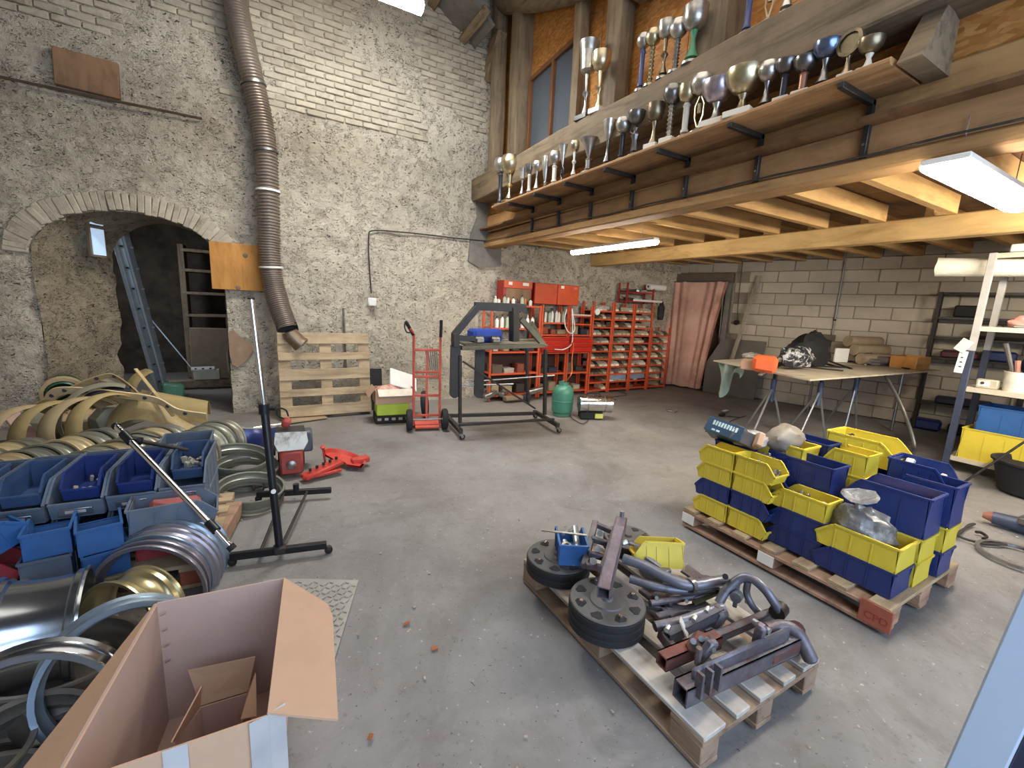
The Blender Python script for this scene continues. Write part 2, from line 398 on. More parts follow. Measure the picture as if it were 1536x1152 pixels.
# dark room behind the arch
mb=MB()
def rough_plane(fn,nu,nv,a=.05,f=2.2):
    m=MB(); m.sheet(fn,nu,nv)
    for v in m.v: v+=noise.noise_vector(v*f)*a
    return m
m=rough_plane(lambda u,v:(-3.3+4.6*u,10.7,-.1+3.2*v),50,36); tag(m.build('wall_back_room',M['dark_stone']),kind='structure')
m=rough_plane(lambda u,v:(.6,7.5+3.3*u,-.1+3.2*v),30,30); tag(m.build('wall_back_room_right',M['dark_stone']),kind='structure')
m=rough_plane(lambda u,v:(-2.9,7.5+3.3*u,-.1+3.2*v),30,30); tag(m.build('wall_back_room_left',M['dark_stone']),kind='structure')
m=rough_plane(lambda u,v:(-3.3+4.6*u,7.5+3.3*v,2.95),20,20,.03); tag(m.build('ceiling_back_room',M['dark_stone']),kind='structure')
# right wall of breeze blocks, slightly askew to the left wall
P0=Vector((8.12,7.0,0)); P1=Vector((9.15,2.9,0)); dW=(P1-P0).normalized(); angW=math.atan2(dW.y,dW.x); LW=11.5
WR=bpy.data.objects.new('wall_right',None)
m=MB(); D0,D1,DZ=.0,1.22,2.30          # doorway along the wall
for (a,b,c,d) in((-.6,D0,0,6.3),(D1,LW,0,6.3),(D0,D1,DZ,6.3)):
    m.box(((a+b)/2,.16,(c+d)/2),(b-a,.3,d-c))
WR=m.build('wall_right',M['mortar']); WR.location=P0; WR.rotation_euler=(0,0,angW); tag(WR,kind='structure')
# local y>0 is behind the wall (away from the room)
blk=MB().box((0,0,0),(.492,.06,.197),b=.007).jitter(.0035,7).mesh('block'); blk.materials.append(M['block_paint'])
hb=MB().box((0,0,0),(.24,.06,.197),b=.007).jitter(.0035,7).mesh('block'); hb.materials.append(M['block_paint'])
cnt=0
for r in range(14):
    z=.10+r*.207
    for c in range(-1,20):
        x=c*.502+(.251 if r%2 else 0)+.1
        if x>9.2 or x<-.2: continue
        if x+.25>D0-.05 and x-.25<D1+.05 and z<DZ+.12: 
            if x+.25<D1+.32 and x>D1: 
                inst(hb,'block',WR,(x+.13,.026,z))
            continue
        inst(blk,'block',WR,(x+random.uniform(-.004,.004),random.uniform(-.004,.004)+.026,z+random.uniform(-.002,.002)),(random.uniform(-.006,.006),random.uniform(-.004,.004),random.uniform(-.008,.008)),(random.uniform(.985,1.004),1,random.uniform(.98,1.01))); cnt+=1
def wr(x,off,z):   # point on right wall: along, out of the wall into the room, height
    n=Vector((dW.y,-dW.x,0)); n = n if n.x<0 else -n
    return P0+dW*x+n*(off+.03)+Vector((0,0,z))
# door recess and lintel
tag(MB().box((0,0,0),(1.46,.14,.19),b=.01).jitter(.01,6).build('trim_4',mat('dark_lintel',sr(92,80,68),.9,bump=.4)),kind='structure')
o=bpy.data.objects['trim_4']; o.location=wr(.60,.02,2.36); o.rotation_euler=(0,0,angW)
o=MB().box((0,0,0),(1.3,.04,2.4)).build('door_1',M['plybrown']); o.location=wr(.61,-.26,1.2); o.rotation_euler=(0,0,angW); tag(o,kind='structure')
for i,x in enumerate((D0-.03,D1+.03)):
    o=MB().box((0,0,0),(.10,.12,2.27),b=.01).build('trim_%d'%(5+i),M['cement']); o.location=wr(x,-.02,1.135); o.rotation_euler=(0,0,angW); tag(o,kind='structure')
# side and rear walls out of the frame, with the gate the daylight comes through
tag(MB().box((-3.7,1.7,3),(.2,10.6,6.4)).build('wall_far_left',M['brick_paint']),kind='structure')
for i,(a,b,c,d) in enumerate(((-3.8,-1.6,0,6.4),(4.6,10.4,0,6.4),(-1.6,4.6,4.3,6.4))):
    tag(MB().box(((a+b)/2,-3.0,(c+d)/2),(b-a,.2,d-c)).build('wall_gate_%d'%(i+1),M['brick_paint']),kind='structure')
tag(MB().box((3.1,2,6.35),(14.4,10.4,.12)).build('ceiling',M['dark_stone']),kind='structure')
# sloping roof slabs and rafters where the roof meets the stone wall
rs=MB(); 
def rp(u,v):
    x=1.7+1.36*u; return (x,YL+.05-.7*v,6.3-.62*(x-1.7)-.02*math.sin(u*20))
rs.sheet(rp,12,8,.05); RF=rs.build('ceiling_roof_slope',M['cement']); tag(RF,kind='structure')
for k in range(3):
    x=1.9+k*.48; z=6.3-.62*(x-1.7)
    MB().box((x,YL-.35,z-.08),(.12,.75,.16),R3(0,.55,0),b=.01).build('rafter',M['oldwood'],RF)
# ================================================================== MEZZANINE
CM=bpy.data.objects.new('ceiling_mezzanine',None); C.objects.link(CM); tag(CM,kind='structure')
def plank(name,c,d,m,parent,R=None,b=.006,jit=.004,f=3):
    k=MB().box(c,d,R,b); k.jitter(jit,f,len(C.objects)); return k.build(name,m,parent)
ya,yb=-2.2,6.86; yc=(ya+yb)/2; ly=yb-ya
def longbox(x0,x1,z0,z1,seg=16,a=.006,y0=ya,y1=yb,seed=0,dz0=0,dz1=0):
    """long timber along Y with slightly uneven faces"""
    mb=MB(); vs=[];fs=[]
    P=[(x0,z0),(x0+.012,z0-.0),(x1,z0),(x1,z1),(x0+.012,z1),(x0,z1)]
    P=[(x0+.012,z0),(x1,z0),(x1,z1),(x0+.012,z1),(x0,z1-.012),(x0,z0+.012)]
    for i in range(seg+1):
        y=y0+(y1-y0)*i/seg; n=noise.noise_vector(Vector((seed,y*.9,seed*3)))*a*2; t=i/seg
        for j,(x,z) in enumerate(P):
            n2=noise.noise(Vector((x*8,y*2.3,z*8+seed)))*a; zz=z+(dz0+(dz1-dz0)*t if z>z0+(z1-z0)/2 else 0)
            vs.append((x+n.x+n2,y,zz+n.z+n2))
    k=6
    for i in range(seg):
        for j in range(k): fs.append((i*k+j,i*k+(j+1)%k,(i+1)*k+(j+1)%k,(i+1)*k+j))
    fs+=[tuple(range(k)),tuple(range(seg*k,seg*k+k))]
    return mb.add(vs,fs)
longbox(XM-.035,XM+.16,2.515,2.60,14,.003,seed=1).build('trim_board',M['fascia'],CM)
longbox(XM,XM+.12,2.603,2.765,14,.003,seed=2,dz0=.08,dz1=-.03).build('plank',M['fascia_rough'],CM)
longbox(XM+.004,XM+.12,2.77,3.02,14,.003,seed=3,dz0=.0,dz1=.0).build('plank',M['fascia'],CM)
longbox(XM+.03,XM+.12,3.025,3.40,10,.003,seed=4).build('panel',M['osb'],CM)
# underside: joists, rear beam, deck
jy=[1.17+.535*i for i in range(-6,11)]
for y in jy:
    k=MB().box((4.52,y,2.70),(2.16,.072,.165),b=.004).build('joist',M['joist'],CM)
for y in jy: MB().box((7.3,y+.2,2.72),(3.2,.072,.15),b=.004).build('joist',M['joist'],CM)
longbox(5.60,5.76,2.42,2.625,12,.003,seed=8,y1=6.84).build('beam',M['beampine'],CM)
for i in range(9):
    x=3.5+i*.62; MB().box((x,yc,2.80),(.612,ly,.022)).build('deck_board',M['deck'],CM)
# wall of the mezzanine room: big timber, posts, boards and the window
WM=bpy.data.objects.new('wall_mezzanine',None); C.objects.link(WM); tag(WM,kind='structure')
longbox(3.04,3.42,3.225,3.565,26,.016,y1=6.93,seed=11).build('oak_sill',M['oldwood'],WM)
for i in range(7):
    y1=6.9-i*1.25; MB().box((3.53,y1-.62,5.0),(.02,1.243,3.2)).build('board_panel',M['osb'],WM)
def rpost(y,w,z0,z1,x=3.40,lean=0,round_=True,d=None,seed=0):
    mb=MB(); n=10; seg=9; vs=[];fs=[]
    for i in range(seg+1):
        t=i/seg; z=z0+(z1-z0)*t
        for j in range(n):
            a=2*PI*(j+.5)/n; c,s_=math.cos(a),math.sin(a); p=.35 if round_ else .18
            cx=math.copysign(abs(c)**p if not round_ else abs(c)**.7,c); sy=math.copysign(abs(s_)**p if not round_ else abs(s_)**.7,s_)
            k=1+.07*noise.noise(Vector((c*1.5+seed,s_*1.5,z*1.3)))
            vs.append((x+cx*(d or w)/2*k,y+lean*t+sy*w/2*k+.02*noise.noise(Vector((seed,z,2))),z))
    for i in range(seg):
        for j in range(n): fs.append((i*n+j,i*n+(j+1)%n,(i+1)*n+(j+1)%n,(i+1)*n+j))
    fs+=[tuple(range(n)),tuple(range(seg*n,seg*n+n))]
    return mb.add(vs,fs)
rpost(6.58,.22,3.5,6.3,3.33,0,seed=3).build('post',M['oldwoodz'],WM)
rpost(6.02,.26,3.5,6.3,3.42,.04,False,seed=5).build('post',M['oldwoodz'],WM)
rpost(4.62,.13,3.5,6.3,3.40,.06,False,seed=6).build('post',M['oldwoodz'],WM)
rpost(3.95,.26,3.5,6.3,3.38,.0,True,seed=7).build('post',M['oldwoodz'],WM)
rpost(2.72,.34,3.5,6.3,3.38,0,True,seed=8).build('post',M['oldwoodz'],WM)
rpost(1.2,.3,3.5,6.3,3.38,0,True,seed=9).build('post',M['oldwoodz'],WM)
mb=MB(); pts=[];rr=[]
for i in range(15):
    t=i/14; pts.append((3.32+.02*math.sin(i*2.1),6.45-3.2*t,5.93-1.13*t-.12*math.sin(t*PI))); rr.append(.135+.02*noise.noise(Vector((i*.7,0,0))))
mb.tube(pts,rr,12); mb.build('log_brace',M['oldwood'],WM)
MB().bar((3.36,3.75,4.72),(3.36,1.0,4.5),.22,.22,.02).jitter(.01,3).build('log_brace',M['oldwood'],WM)
mb=MB(); mb.bar((3.30,6.88,5.05),(3.30,6.5,5.6),.16,.2,.01); mb.build('short_brace',M['oldwood'],WM)
MB().box((3.40,6.8,4.5),(.03,.14,2.0)).build('board_panel',M['plybrown'],WM)
# window in the mezzanine wall
WN=bpy.data.objects.new('window_2',None); C.objects.link(WN); tag(WN,kind='structure')
fm=mat('brown_window_frame',sr(120,76,44),.5,var=.15)
y0,y1,z0,z1,z2=5.83,4.72,3.56,4.72,4.80
mb=MB()
for p,q in (((y0,z0),(y0,z1)),((y1,z0),(y1,z2)),(((y0+y1)/2,z0),((y0+y1)/2,(z1+z2)/2)),((y0,z1),(y1,z2))):
    mb.bar((3.47,p[0],p[1]),(3.47,q[0],q[1]),.05 ,.06,.004)
mb.build('window_frame',fm,WN)
gm=mat('dim_window_glass',sr(84,92,100),.15,var=.1,scale=2,spec=.8)
for a,b in((y0-.03,(y0+y1)/2+.03),((y0+y1)/2-.03,y1+.03)): MB().box((3.49,(a+b)/2,(z0+z1)/2+.02),(.008,abs(a-b),z1-z0)).build('pane',gm,WN)
# cable stapled along the fascia
pts=[(XM-.043,6.8-i*.3,2.612+.006*math.sin(i*1.7)) for i in range(31)]
mb=MB().tube(pts,.007,6)
single(mb,'cable',M['cable'],'thin dark cable stapled along the lower edge of the mezzanine fascia','cable')
# ------------------------------------------------------------------ trophy shelf
SH=thing('trophy_shelf','long brown wooden shelf on black brackets under the oak beam','shelf',(XM,3.56,2.935))
for k,(xa,xb) in enumerate(((2.93,3.115),(3.12,3.32))):
    mb=longbox(xa,xb,2.938,2.976,14,.002,1.27,5.86,seed=20+k); mb.build('board',M['fascia_rough'],SH,True)
for y in(1.49,2.18,2.83,3.48,4.12,4.74,5.36):
    mb=MB().box((3.125,y,2.918),(.40,.034,.034),b=.003).box((3.31,y,2.77),(.034,.034,.33),b=.003)
    br=mb.build('bracket',M['black'],SH,True)
    MB().box((2.923,y,2.918),(.004,.024,.024)).build('tube_mouth',M['rubber'],br,True)
    for z in(2.68,2.80): MB().cyl((3.288,y,z),(3.294,y,z),.008,n=8).build('bolt',M['steel'],br,True)
mb=MB(); mb.prism([(2.96,2.94),(3.33,2.94),(3.33,3.21),(3.17,3.25)],.10,Matrix.Translation((0,1.25,0))@Matrix.Rotation(PI/2,4,'X')); mb.jitter(.006,8)
single(mb,'corbel_block',M['oldwood'],'grey wedge-shaped wooden corbel at the right end of the trophy shelf','corbel')
mb=MB().box((3.30,3.5,3.14),(.03,1.25,.31),R3(0,.12,0),b=.01).jitter(.008,4)
single(mb,'backing_plank',M['oldwood'],'grey weathered plank leaning behind the cups in the middle of the shelf','plank')
tm={'s':mat('trophy_silver',(.52,.50,.46),.34,.95,var=.25,scale=20,rnd=.1),'g':mat('trophy_pale_gold',(.60,.52,.34),.33,1,var=.15,scale=20),
 'd':mat('trophy_tarnished',(.24,.23,.22),.3,.9,var=.3,scale=18),'b':mat('trophy_blue',(.18,.24,.38),.25,.9,var=.2),'p':mat('trophy_mauve',(.50,.44,.50),.3,.9,var=.2,scale=25),
 'k':mat('trophy_black',(.03,.03,.035),.3,var=.2),'w':mat('trophy_marble',sr(214,205,188),.4,var=.08),'c':mat('trophy_copper',(.42,.22,.14),.4,.7,var=.2),'z':mat('trophy_bronze',(.30,.24,.16),.35,.9,var=.3),'n':mat('trophy_green',(.06,.22,.10),.4,var=.1),'v':mat('trophy_navy',(.06,.07,.16),.4,var=.1)}
def trophy(x,zb,b,t,w,shape,stem,cm,sm,bm,label,group):
    """b,t: foot and lip in the frame, w: cup diameter in px"""
    p=atx(b[0],b[1],x); q=atx(t[0],t[1],x); H=max(.12,q.z-zb if abs(q.z-p.z-(q.z-zb))<.2 else q.z-p.z)
    H=q.z-zb; dist=(Vector((x,p.y,zb))-Vector((0,0,CH))).dot(_f); R=w*.62*dist/FPX
    T=thing('trophy',label,'trophy',(x,p.y,zb),0,group)
    hb=min(.05,H*.14); 
    if bm=='w' or bm=='k2':
        MB().box((0,0,hb/2),(R*1.5,R*1.5,hb),R3(0,0,.2),b=.004).build('plinth',tm['w' if bm=='w' else 'k'],T)
    else:
        MB().lathe([(0,0),(R*.8,0),(R*.8,hb*.35),(R*.45,hb*.7),(R*.2,hb)],14).build('plinth',tm[bm],T)
    ch={'globe':1.7*R,'cup':1.7*R,'flute':H*.42,'cone':H*.55,'bowl':1.25*R,'vase':H*.8,'goblet':H*.4,'disc':2*R}[shape]
    ch=min(ch,H*.6) if shape!='vase' else ch
    z0=hb; z1=H-ch
    if z1>z0+.005:
        L=z1-z0; r=R*.16+.004; pr=[]
        if stem=='spiral': pr=[(r*(1.7 if i%2 else .9),z0+L*i/16) for i in range(17)]
        elif stem=='col': pr=[(r*2,z0),(r*2,z0+L*.08),(r*1.5,z0+L*.12),(r*1.5,z0+L*.85),(r*2,z0+L*.9),(r*1.2,z1)]
        elif stem=='knob': pr=[(r*2.2,z0),(r*.8,z0+L*.25),(r*.8,z0+L*.45),(r*2,z0+L*.55),(r*.8,z0+L*.65),(r*1.2,z1)]
        elif stem=='flare': pr=[(r*2.8,z0),(r*1.4,z0+L*.3),(r*.8,z0+L*.7),(r*1.5,z1)]
        if stem=='lyre':
            mb=MB()
            for sg in(-1,1): mb.tube([(0,sg*.003,z0),(0,sg*R*.45,z0+L*.35),(0,sg*R*.5,z0+L*.7),(0,sg*.006,z1)],.006,6)
            mb.cyl((0,0,z0+L*.45),(0,0,z0+L*.75),.014,n=8)
        elif stem=='fig':
            mb=MB().lathe([(0,z0),(r*2,z0+L*.02),(r*1.4,z0+L*.4),(r*2.3,z0+L*.6),(r*.9,z0+L*.75),(r*1.5,z0+L*.85),(0,z1)],8); mb.tube([(0,0,z0+L*.6),(0,r*4,z0+L*.8),(0,r*2,z1)],.006,5)
        else: mb=MB().lathe([(0,z0)]+pr+[(0,z1)],12)
        mb.build('stem',tm[sm],T)
    if shape=='globe': pr=[(0,0),(.35,.02),(.75,.22),(1,.55),(.96,.8),(.82,1),(.78,.98),(.9,.6),(.6,.25),(0,.1)]
    elif shape=='cup': pr=[(0,0),(.35,.03),(.75,.18),(.96,.5),(.97,.8),(1,1),(.95,.99),(.85,.55),(.5,.2),(0,.12)]
    elif shape=='bowl': pr=[(0,0),(.25,.02),(.6,.15),(.92,.5),(1,.85),(1,1),(.95,1),(.85,.55),(.4,.2),(0,.15)]
    elif shape=='flute': pr=[(0,0),(.25,.05),(.6,.3),(.85,.7),(1,1),(.93,.99),(.6,.4),(0,.15)]
    elif shape=='cone': pr=[(0,0),(.12,.02),(.5,.55),(.55,.6),(.75,.85),(1,1),(.94,.99),(.4,.5),(0,.1)]
    elif shape=='vase': pr=[(.55,0),(.3,.06),(.6,.3),(1,.7),(.9,1),(.84,.99),(.5,.4),(0,.2)]
    elif shape=='goblet': pr=[(0,0),(.4,.03),(.7,.12),(.72,.3),(.78,.5),(.85,.8),(1,1),(.95,.99),(.7,.4),(0,.15)]
    if shape=='disc':
        mb=MB().lathe([(0,0),(1*R,.0),(1*R,.02),(0,.02)],18,Matrix.Translation((0,0,z1+R))@Matrix.Rotation(-PI/2,4,'Y')@Matrix.Translation((0,0,-.01))); mb.build('medallion',tm['g'],T)
        MB().lathe([(R*.98,-.005),(R*1.35,-.005),(R*1.3,.02),(R*.98,.02)],16,Matrix.Translation((0,0,z1+R))@Matrix.Rotation(-PI/2,4,'Y')).jitter(.008,30).build('wreath',tm[cm],T)
    else:
        fl=shape=='bowl' and R>.05
        mb=MB(); n=20; k=len(pr); vs=[];
        for (r,z) in pr:
            for i in range(n):
                a=2*PI*i/n; rr=R*r*(1+.05*(i%2)*(1 if fl else 0)); vs.append((rr*math.cos(a),rr*math.sin(a),z1+ch*z))
        mb.add(vs,[(q*n+i,q*n+(i+1)%n,(q+1)*n+(i+1)%n,(q+1)*n+i) for q in range(k-1) for i in range(n)]).build('cup',tm[cm],T)
    return T
def c3(x,y): return (680+x*.28,y*.28)
def c4(x,y): return (1060+x*.31,y*.31)
G1='sports cups on the bracketed shelf'; G2='sports cups on the oak beam'
LOW=[(c3,250,1075,245,860,18,'globe','col','s','k','s','silver globe cup with black stem, leftmost on the lower shelf'),
(c3,300,1045,300,842,24,'globe','knob','g','g','g','wide pale gold cup beside the leftmost cup on the lower shelf'),
(c3,368,1025,368,905,10,'goblet','flare','s','s','s','small silver goblet, third from the left on the shelf'),
(c3,405,1012,408,885,12,'cup','col','d','w','s','dark cup on a white column stem near the left end of the shelf'),
(c3,445,998,447,868,13,'globe','flare','s','s','s','small round silver cup beside the white-stemmed dark cup'),
(c3,492,975,492,842,10,'vase','col','s','s','s','narrow silver vase trophy without a stem on the left half of the shelf'),
(c3,540,958,540,820,17,'globe','col','s','w','s','round silver cup with whitish ringed stem beside the narrow vase trophy'),
(c3,582,943,585,782,13,'cone','lyre','s','k','s','silver flared cup on an open dark frame stem'),
(c3,643,922,640,765,13,'globe','knob','g','w','s','small gold and white cup between the open-stem cup and the big silver cone'),
(c3,722,888,725,748,23,'cone','col','s','s','s','large shiny silver cone trophy on the left half of the shelf'),
(c3,822,853,828,650,16,'flute','flare','s','d','s','tall slim silver flute cup in front of the grey plank'),
(c3,900,818,908,640,19,'globe','col','s','k','s','silver globe cup on black ringed stem before the grey plank'),
(c3,968,793,980,603,21,'bowl','fig','d','d','s','dull dark bowl with a small figure on its stem'),
(c3,1070,758,1078,565,22,'cup','flare','z','z','w','bulky bronze cup on a pale plinth at mid shelf'),
(c3,1155,725,1178,465,23,'globe','spiral','d','s','w','grey globe cup with coiled silver stem on the shelf'),
(c3,1238,690,1250,465,22,'cup','col','g','w','s','pale gold cup on a white marble column'),
(c3,1310,658,1340,405,25,'globe','lyre','s','g','s','silver globe cup on a gold lyre-shaped stem'),
(c3,1405,628,1425,440,37,'bowl','flare','p','s','w','broad mauve-silver bowl trophy on a white plinth'),
(c4,170,518,195,340,42,'bowl','flare','g','g','w','largest fluted bowl trophy on the shelf, pale gold'),
(c4,285,473,312,303,24,'globe','flare','s','d','s','silver cup with dark flared stem right of the largest fluted bowl'),
(c4,370,440,388,295,23,'bowl','col','d','k','w','dark bowl trophy on a big white inscribed plinth'),
(c4,465,400,478,282,25,'bowl','col','d','c','w','dark bowl trophy on a copper-coloured stem'),
(c4,565,370,580,210,29,'bowl','flare','b','d','s','blue-grey bowl trophy near the right end of the shelf'),
(c4,680,322,695,165,22,'disc','flare','z','z','w','carved bronze trophy with a round gold medallion'),
(c4,785,283,790,193,26,'bowl','flare','z','w','w','olive gold bowl, last trophy at the right end of the shelf')]
for r in LOW:
    f=r[0]; trophy(3.03,2.976,f(r[1],r[2]),f(r[3],r[4]),*r[5:],G1)
UP=[(c3,705,600,727,232,25,'goblet','knob','s','s','k2','tallest silver goblet on a dark plinth on the oak beam'),
(c3,775,578,785,292,23,'cup','knob','g','g','w','gold cup on a white block beside the tallest goblet'),
(c3,1000,460,1000,205,17,'globe','col','s','v','s','small silver cup on a long navy stem on the oak beam'),
(c3,1052,435,1062,175,19,'globe','spiral','g','g','g','gold cup with ringed stem on the oak beam'),
(c3,1122,395,1132,130,21,'cup','knob','s','z','s','silver cup with bronze knobbed stem on the oak beam'),
(c3,1188,357,1195,125,22,'globe','spiral','s','s','s','silver globe cup on a coiled stem on the oak beam'),
(c3,1275,310,1290,48,29,'cup','flare','s','n','s','big grey cup with green band right of the coiled-stem cup on the beam'),
(c4,190,150,215,-120,22,'cup','col','s','v','s','trophy with blue column stem right of the thick post'),
(c4,295,85,305,-150,20,'cup','lyre','s','g','s','trophy with thin gold open stem at the top edge of the picture'),
(c4,385,45,395,-190,22,'cup','flare','s','s','s','rightmost silver trophy on the oak beam with flared foot')]
for r in UP:
    f=r[0]; trophy(3.11,3.565,f(r[1],r[2]),f(r[3],r[4]),*r[5:],G2)
# ------------------------------------------------------------------ lamps
def tube_lamp(name,label,c,L,ax,w=.1):
    T=thing(name,label,'ceiling lamp',c,0 if ax=='x' else PI/2)
    MB().box((0,0,.045),(L,w,.035),b=.006).build('housing',M['white'],T)
    k=MB(); k.prism([(w*.5*math.cos(a),-.05*math.sin(a)*(1 if w<.15 else 1.1)) for a in [PI*i/8 for i in range(9)]],L,Matrix.Translation((-L/2,0,.028))@Matrix.Rotation(PI/2,4,'Y')@Matrix.Rotation(PI/2,4,'Z')); k.build('diffuser',M['lamp'],T)
    for s_ in(-1,1): MB().cyl((s_*L*.35,0,.06),(s_*L*.35,0,.30 if c[2]<3 else 1.64),.003,n=5).build('hanging_wire',M['steel'],T)
    return T
tube_lamp('fluorescent_lamp','slim white fluorescent tube lamp hanging below the mezzanine joists near the red racks',(3.98,4.5,2.38),1.55,'y',.09)
tube_lamp('fluorescent_lamp','wide glowing fluorescent lamp at the right edge under the mezzanine',(3.78,1.02,2.40),1.35,'x',.2)
tube_lamp('fluorescent_lamp','fluorescent lamp hanging high near the stone wall at the top of the picture',(.94,5.0,4.55),1.35,'x',.16)
# ------------------------------------------------------------------ things on the stone wall
duct_px=[(350,-25),(357,25),(368,75),(381,130),(392,180),(399,230),(402,285),(404,340),(405,385),(410,425),(419,460),(430,491)]
cp=[aty(x,y,6.60) for x,y in duct_px]
cp[-1].y=6.42; cp[-2].y=6.52
def catmull(P,n):
    out=[]; P=[Vector(p) for p in P]; Q=[P[0]*2-P[1]]+P+[P[-1]*2-P[-2]]
    for i in range(1,len(Q)-2):
        for k in range(n):
            t=k/n; a,b,c,d=Q[i-1],Q[i],Q[i+1],Q[i+2]
            out.append(.5*((2*b)+(c-a)*t+(2*a-5*b+4*c-d)*t*t+(3*b-a-3*c+d)*t**3))
    out.append(P[-1]); return out
T=thing('flexible_duct','long translucent brown spiral ventilation duct hanging down the stone wall','duct',cp[-1])
path=catmull(cp,34); dm=mat('spiral_duct_hose',sr(132,118,106),.36,.4,var=.2,scale=3,dust=.5,dustc=sr(146,134,122))
mb=MB().tube(path,[.118 if i%3 else .131 for i in range(len(path))],16,cap=False); mb.build('hose',dm,T,True)
e=path[-1]; dd=(path[-1]-path[-3]).normalized(); nrm=((Vector((0,0,CH))-e).normalized()*.9+dd*.35).normalized()
Mx=Matrix.Translation(e)@along((0,0,0),nrm).to_4x4()
MB().lathe([(.118,-.05),(.128,-.05),(.128,.03),(.116,.03),(.112,-.04),(0,-.045)],24,Mx).build('mouth',M['rubber'],T,True)
for i in (100,168,205,285):
    p=path[i]; q=path[i+1]; MB().lathe([(.134,-.012),(.14,-.012),(.14,.012),(.134,.012)],20,Matrix.Translation(p)@along(p,q).to_4x4()).build('clamp_band',M['white'] if i in(205,285) else M['steel'],T,True)
a=aty(437,503,6.36); b=aty(450,515,6.33)
T=MB().tube([a+Vector((-.02,0,.05)),a,b+Vector((.02,0,-.03))],[.09,.10,.10],16).lathe([(.10,0),(.107,0),(.107,.03),(.10,.03)],18,Matrix.Translation(b)@along(a,b).to_4x4())
single(T,'duct_elbow',mat('tin_duct_elbow',sr(128,110,90),.4,.7,var=.25),'short brownish metal duct elbow behind the hose mouth above the leaning pallet','duct')
def path_px(px,y,r,n=6,sm=6):
    return MB().tube(catmull([aty(a,b,y) for a,b in px],sm),r,n)
single(path_px([(-30,109),(60,128),(150,147),(225,162),(303,178)],6.78,.014),'iron_rod',mat('rusty_rod',sr(92,76,62),.8,.3,var=.3),'rusty horizontal iron rod high on the stone wall above the arch','rod')
single(path_px([(557,440),(554,400),(553,356),(560,346),(600,348),(640,352),(690,358),(737,362)],6.80,.010),'wall_conduit',M['cable'],'dark cable running down the stone wall to the white junction box','cable')
p=aty(558,453,6.79)
T=thing('junction_box','small white junction box at the end of the cable on the stone wall','electrical box',p)
MB().box((0,0,0),(.12,.05,.12),b=.008).build('housing',M['white'],T); MB().box((0,-.028,0),(.1,.008,.1),b=.003).build('cover',M['white'],T)
p=(aty(325,368,6.78)+aty(397,432,6.78))/2
T=thing('plywood_board','orange plywood board with knots fixed to the wall right of the arch','board',p)
MB().box((0,0,0),(.66,.022,.58),b=.003).build('panel',M['ply'],T)
for x,z in((.23,.17),(.05,.15),(-.05,-.26)): MB().lathe([(0,0),(.03,.0),(.026,.003),(0,.003)],12,Matrix.Translation((x,-.011,z))@Matrix.Rotation(PI/2,4,'X')).build('knot',M['plybrown'],T)
p=(aty(97,85,6.80)+aty(164,136,6.80))/2
T=thing('wall_box','brown wooden board box high on the wall above the arch','box',p)
MB().box((0,0,0),(.52,.06,.36),R3(0,.03,0),b=.006).build('panel',M['plybrown'],T)
single(MB().cyl(aty(515,462,6.8),aty(519,560,6.8),.016,n=8),'thin_pipe',M['steel'],'thin grey pipe running down the wall behind the leaning pallet','pipe')
# window glimpse in the arch passage
best=min(((Vector(rev(u/160,v/60))) for u in range(20,70) for v in range(5,58)),key=lambda q:(Vector(prj(q))-Vector((137,348))).length)
T=bpy.data.objects.new('window_1',None); C.objects.link(T); T.location=best+Vector((.05,-.06,-.04)); T.rotation_euler=(0,0,math.atan2(.74,.42)); tag(T,kind='structure')
mb=MB()
for z in(-.24,.08,.24): mb.box((0,0,z),(.20,.03,.025))
for x in(-.095,.095): mb.box((x,0,0),(.02,.03,.50))
mb.build('window_frame',mat('old_window_frame',sr(110,96,78),.8),T)
sg=glow('sky_behind_pane',(.42,.56,.72),.75)
MB().box((0,-.02,-.08),(.16,.01,.30)).build('pane',sg,T); MB().box((0,-.02,.17),(.16,.01,.11)).build('pane',sg,T)
# ladder in the passage
p0=atz(232,588,0); p0=Vector((-1.38,8.45,0)); p1=Vector((-1.62,7.78,2.62))
T=thing('aluminium_ladder','grey aluminium extension ladder leaning inside the dark arched room','ladder',p0)
al=mat('dull_aluminium',sr(176,182,184),.5,.45,var=.15)
for off in(0,.07):
    o_=Vector((off*1.2,off*.8,0)); MB().bar(p0+o_,p1+o_,.16,.03,.003,(1,-.2,0)).build('rail',al,T,True)
for off in (.0,):
    o_=Vector((-.03,-.03,-.0)); MB().bar(p0+o_,p1+o_,.07,.03,.003,(1,-.2,0)).build('rail',al,T,True)
for i in range(9):
    q=p0.lerp(p1,.08+i*.105); MB().cyl(q+Vector((-.02,-.03,0)),q+Vector((.12,.10,0)),.016,n=8).build('rung',al,T,True)
    MB().cyl(q+Vector((.03,-.07,0)),q+Vector((.03,-.02,0)),.013,n=8).build('rung_hole',M['rubber'],T,True)
# shelving with boards at the back of the dark room
T=thing('old_rack','dark old rack with sagging boards at the back of the arched room','shelf',(-.75,10.2,0))
for x in(-1.15,-.1,.45): MB().box((x,10.1,1.2),(.09,.4,2.4),b=.006).build('upright',M['oldwoodz'],T,True)
for z in(.62,1.15,1.55,1.95,2.3): MB().box((-.35,10.1,z),(1.6,.42,.05),b=.005).jitter(.012,4,int(z*9)).build('board',M['oldwood'],T,True)
T=MB().box((-.62,9.62,.46),(.95,.18,.96),b=.02).jitter(.05,4,3); single(T,'stone_block_pile',mat('rubble_stone',sr(122,104,84),.95,bump=.6,bscale=20),'low rubble stone bench below the old rack in the arched room','masonry')
p=atz(292,560,.05)
T=MB().bar(Vector((-1.62,8.9,1.35)),Vector((-.98,8.95,.25)),.03,.02,.003); single(T,'wooden_batten',M['galv'],'thin pale stick leaning inside the dark arched room','stick')
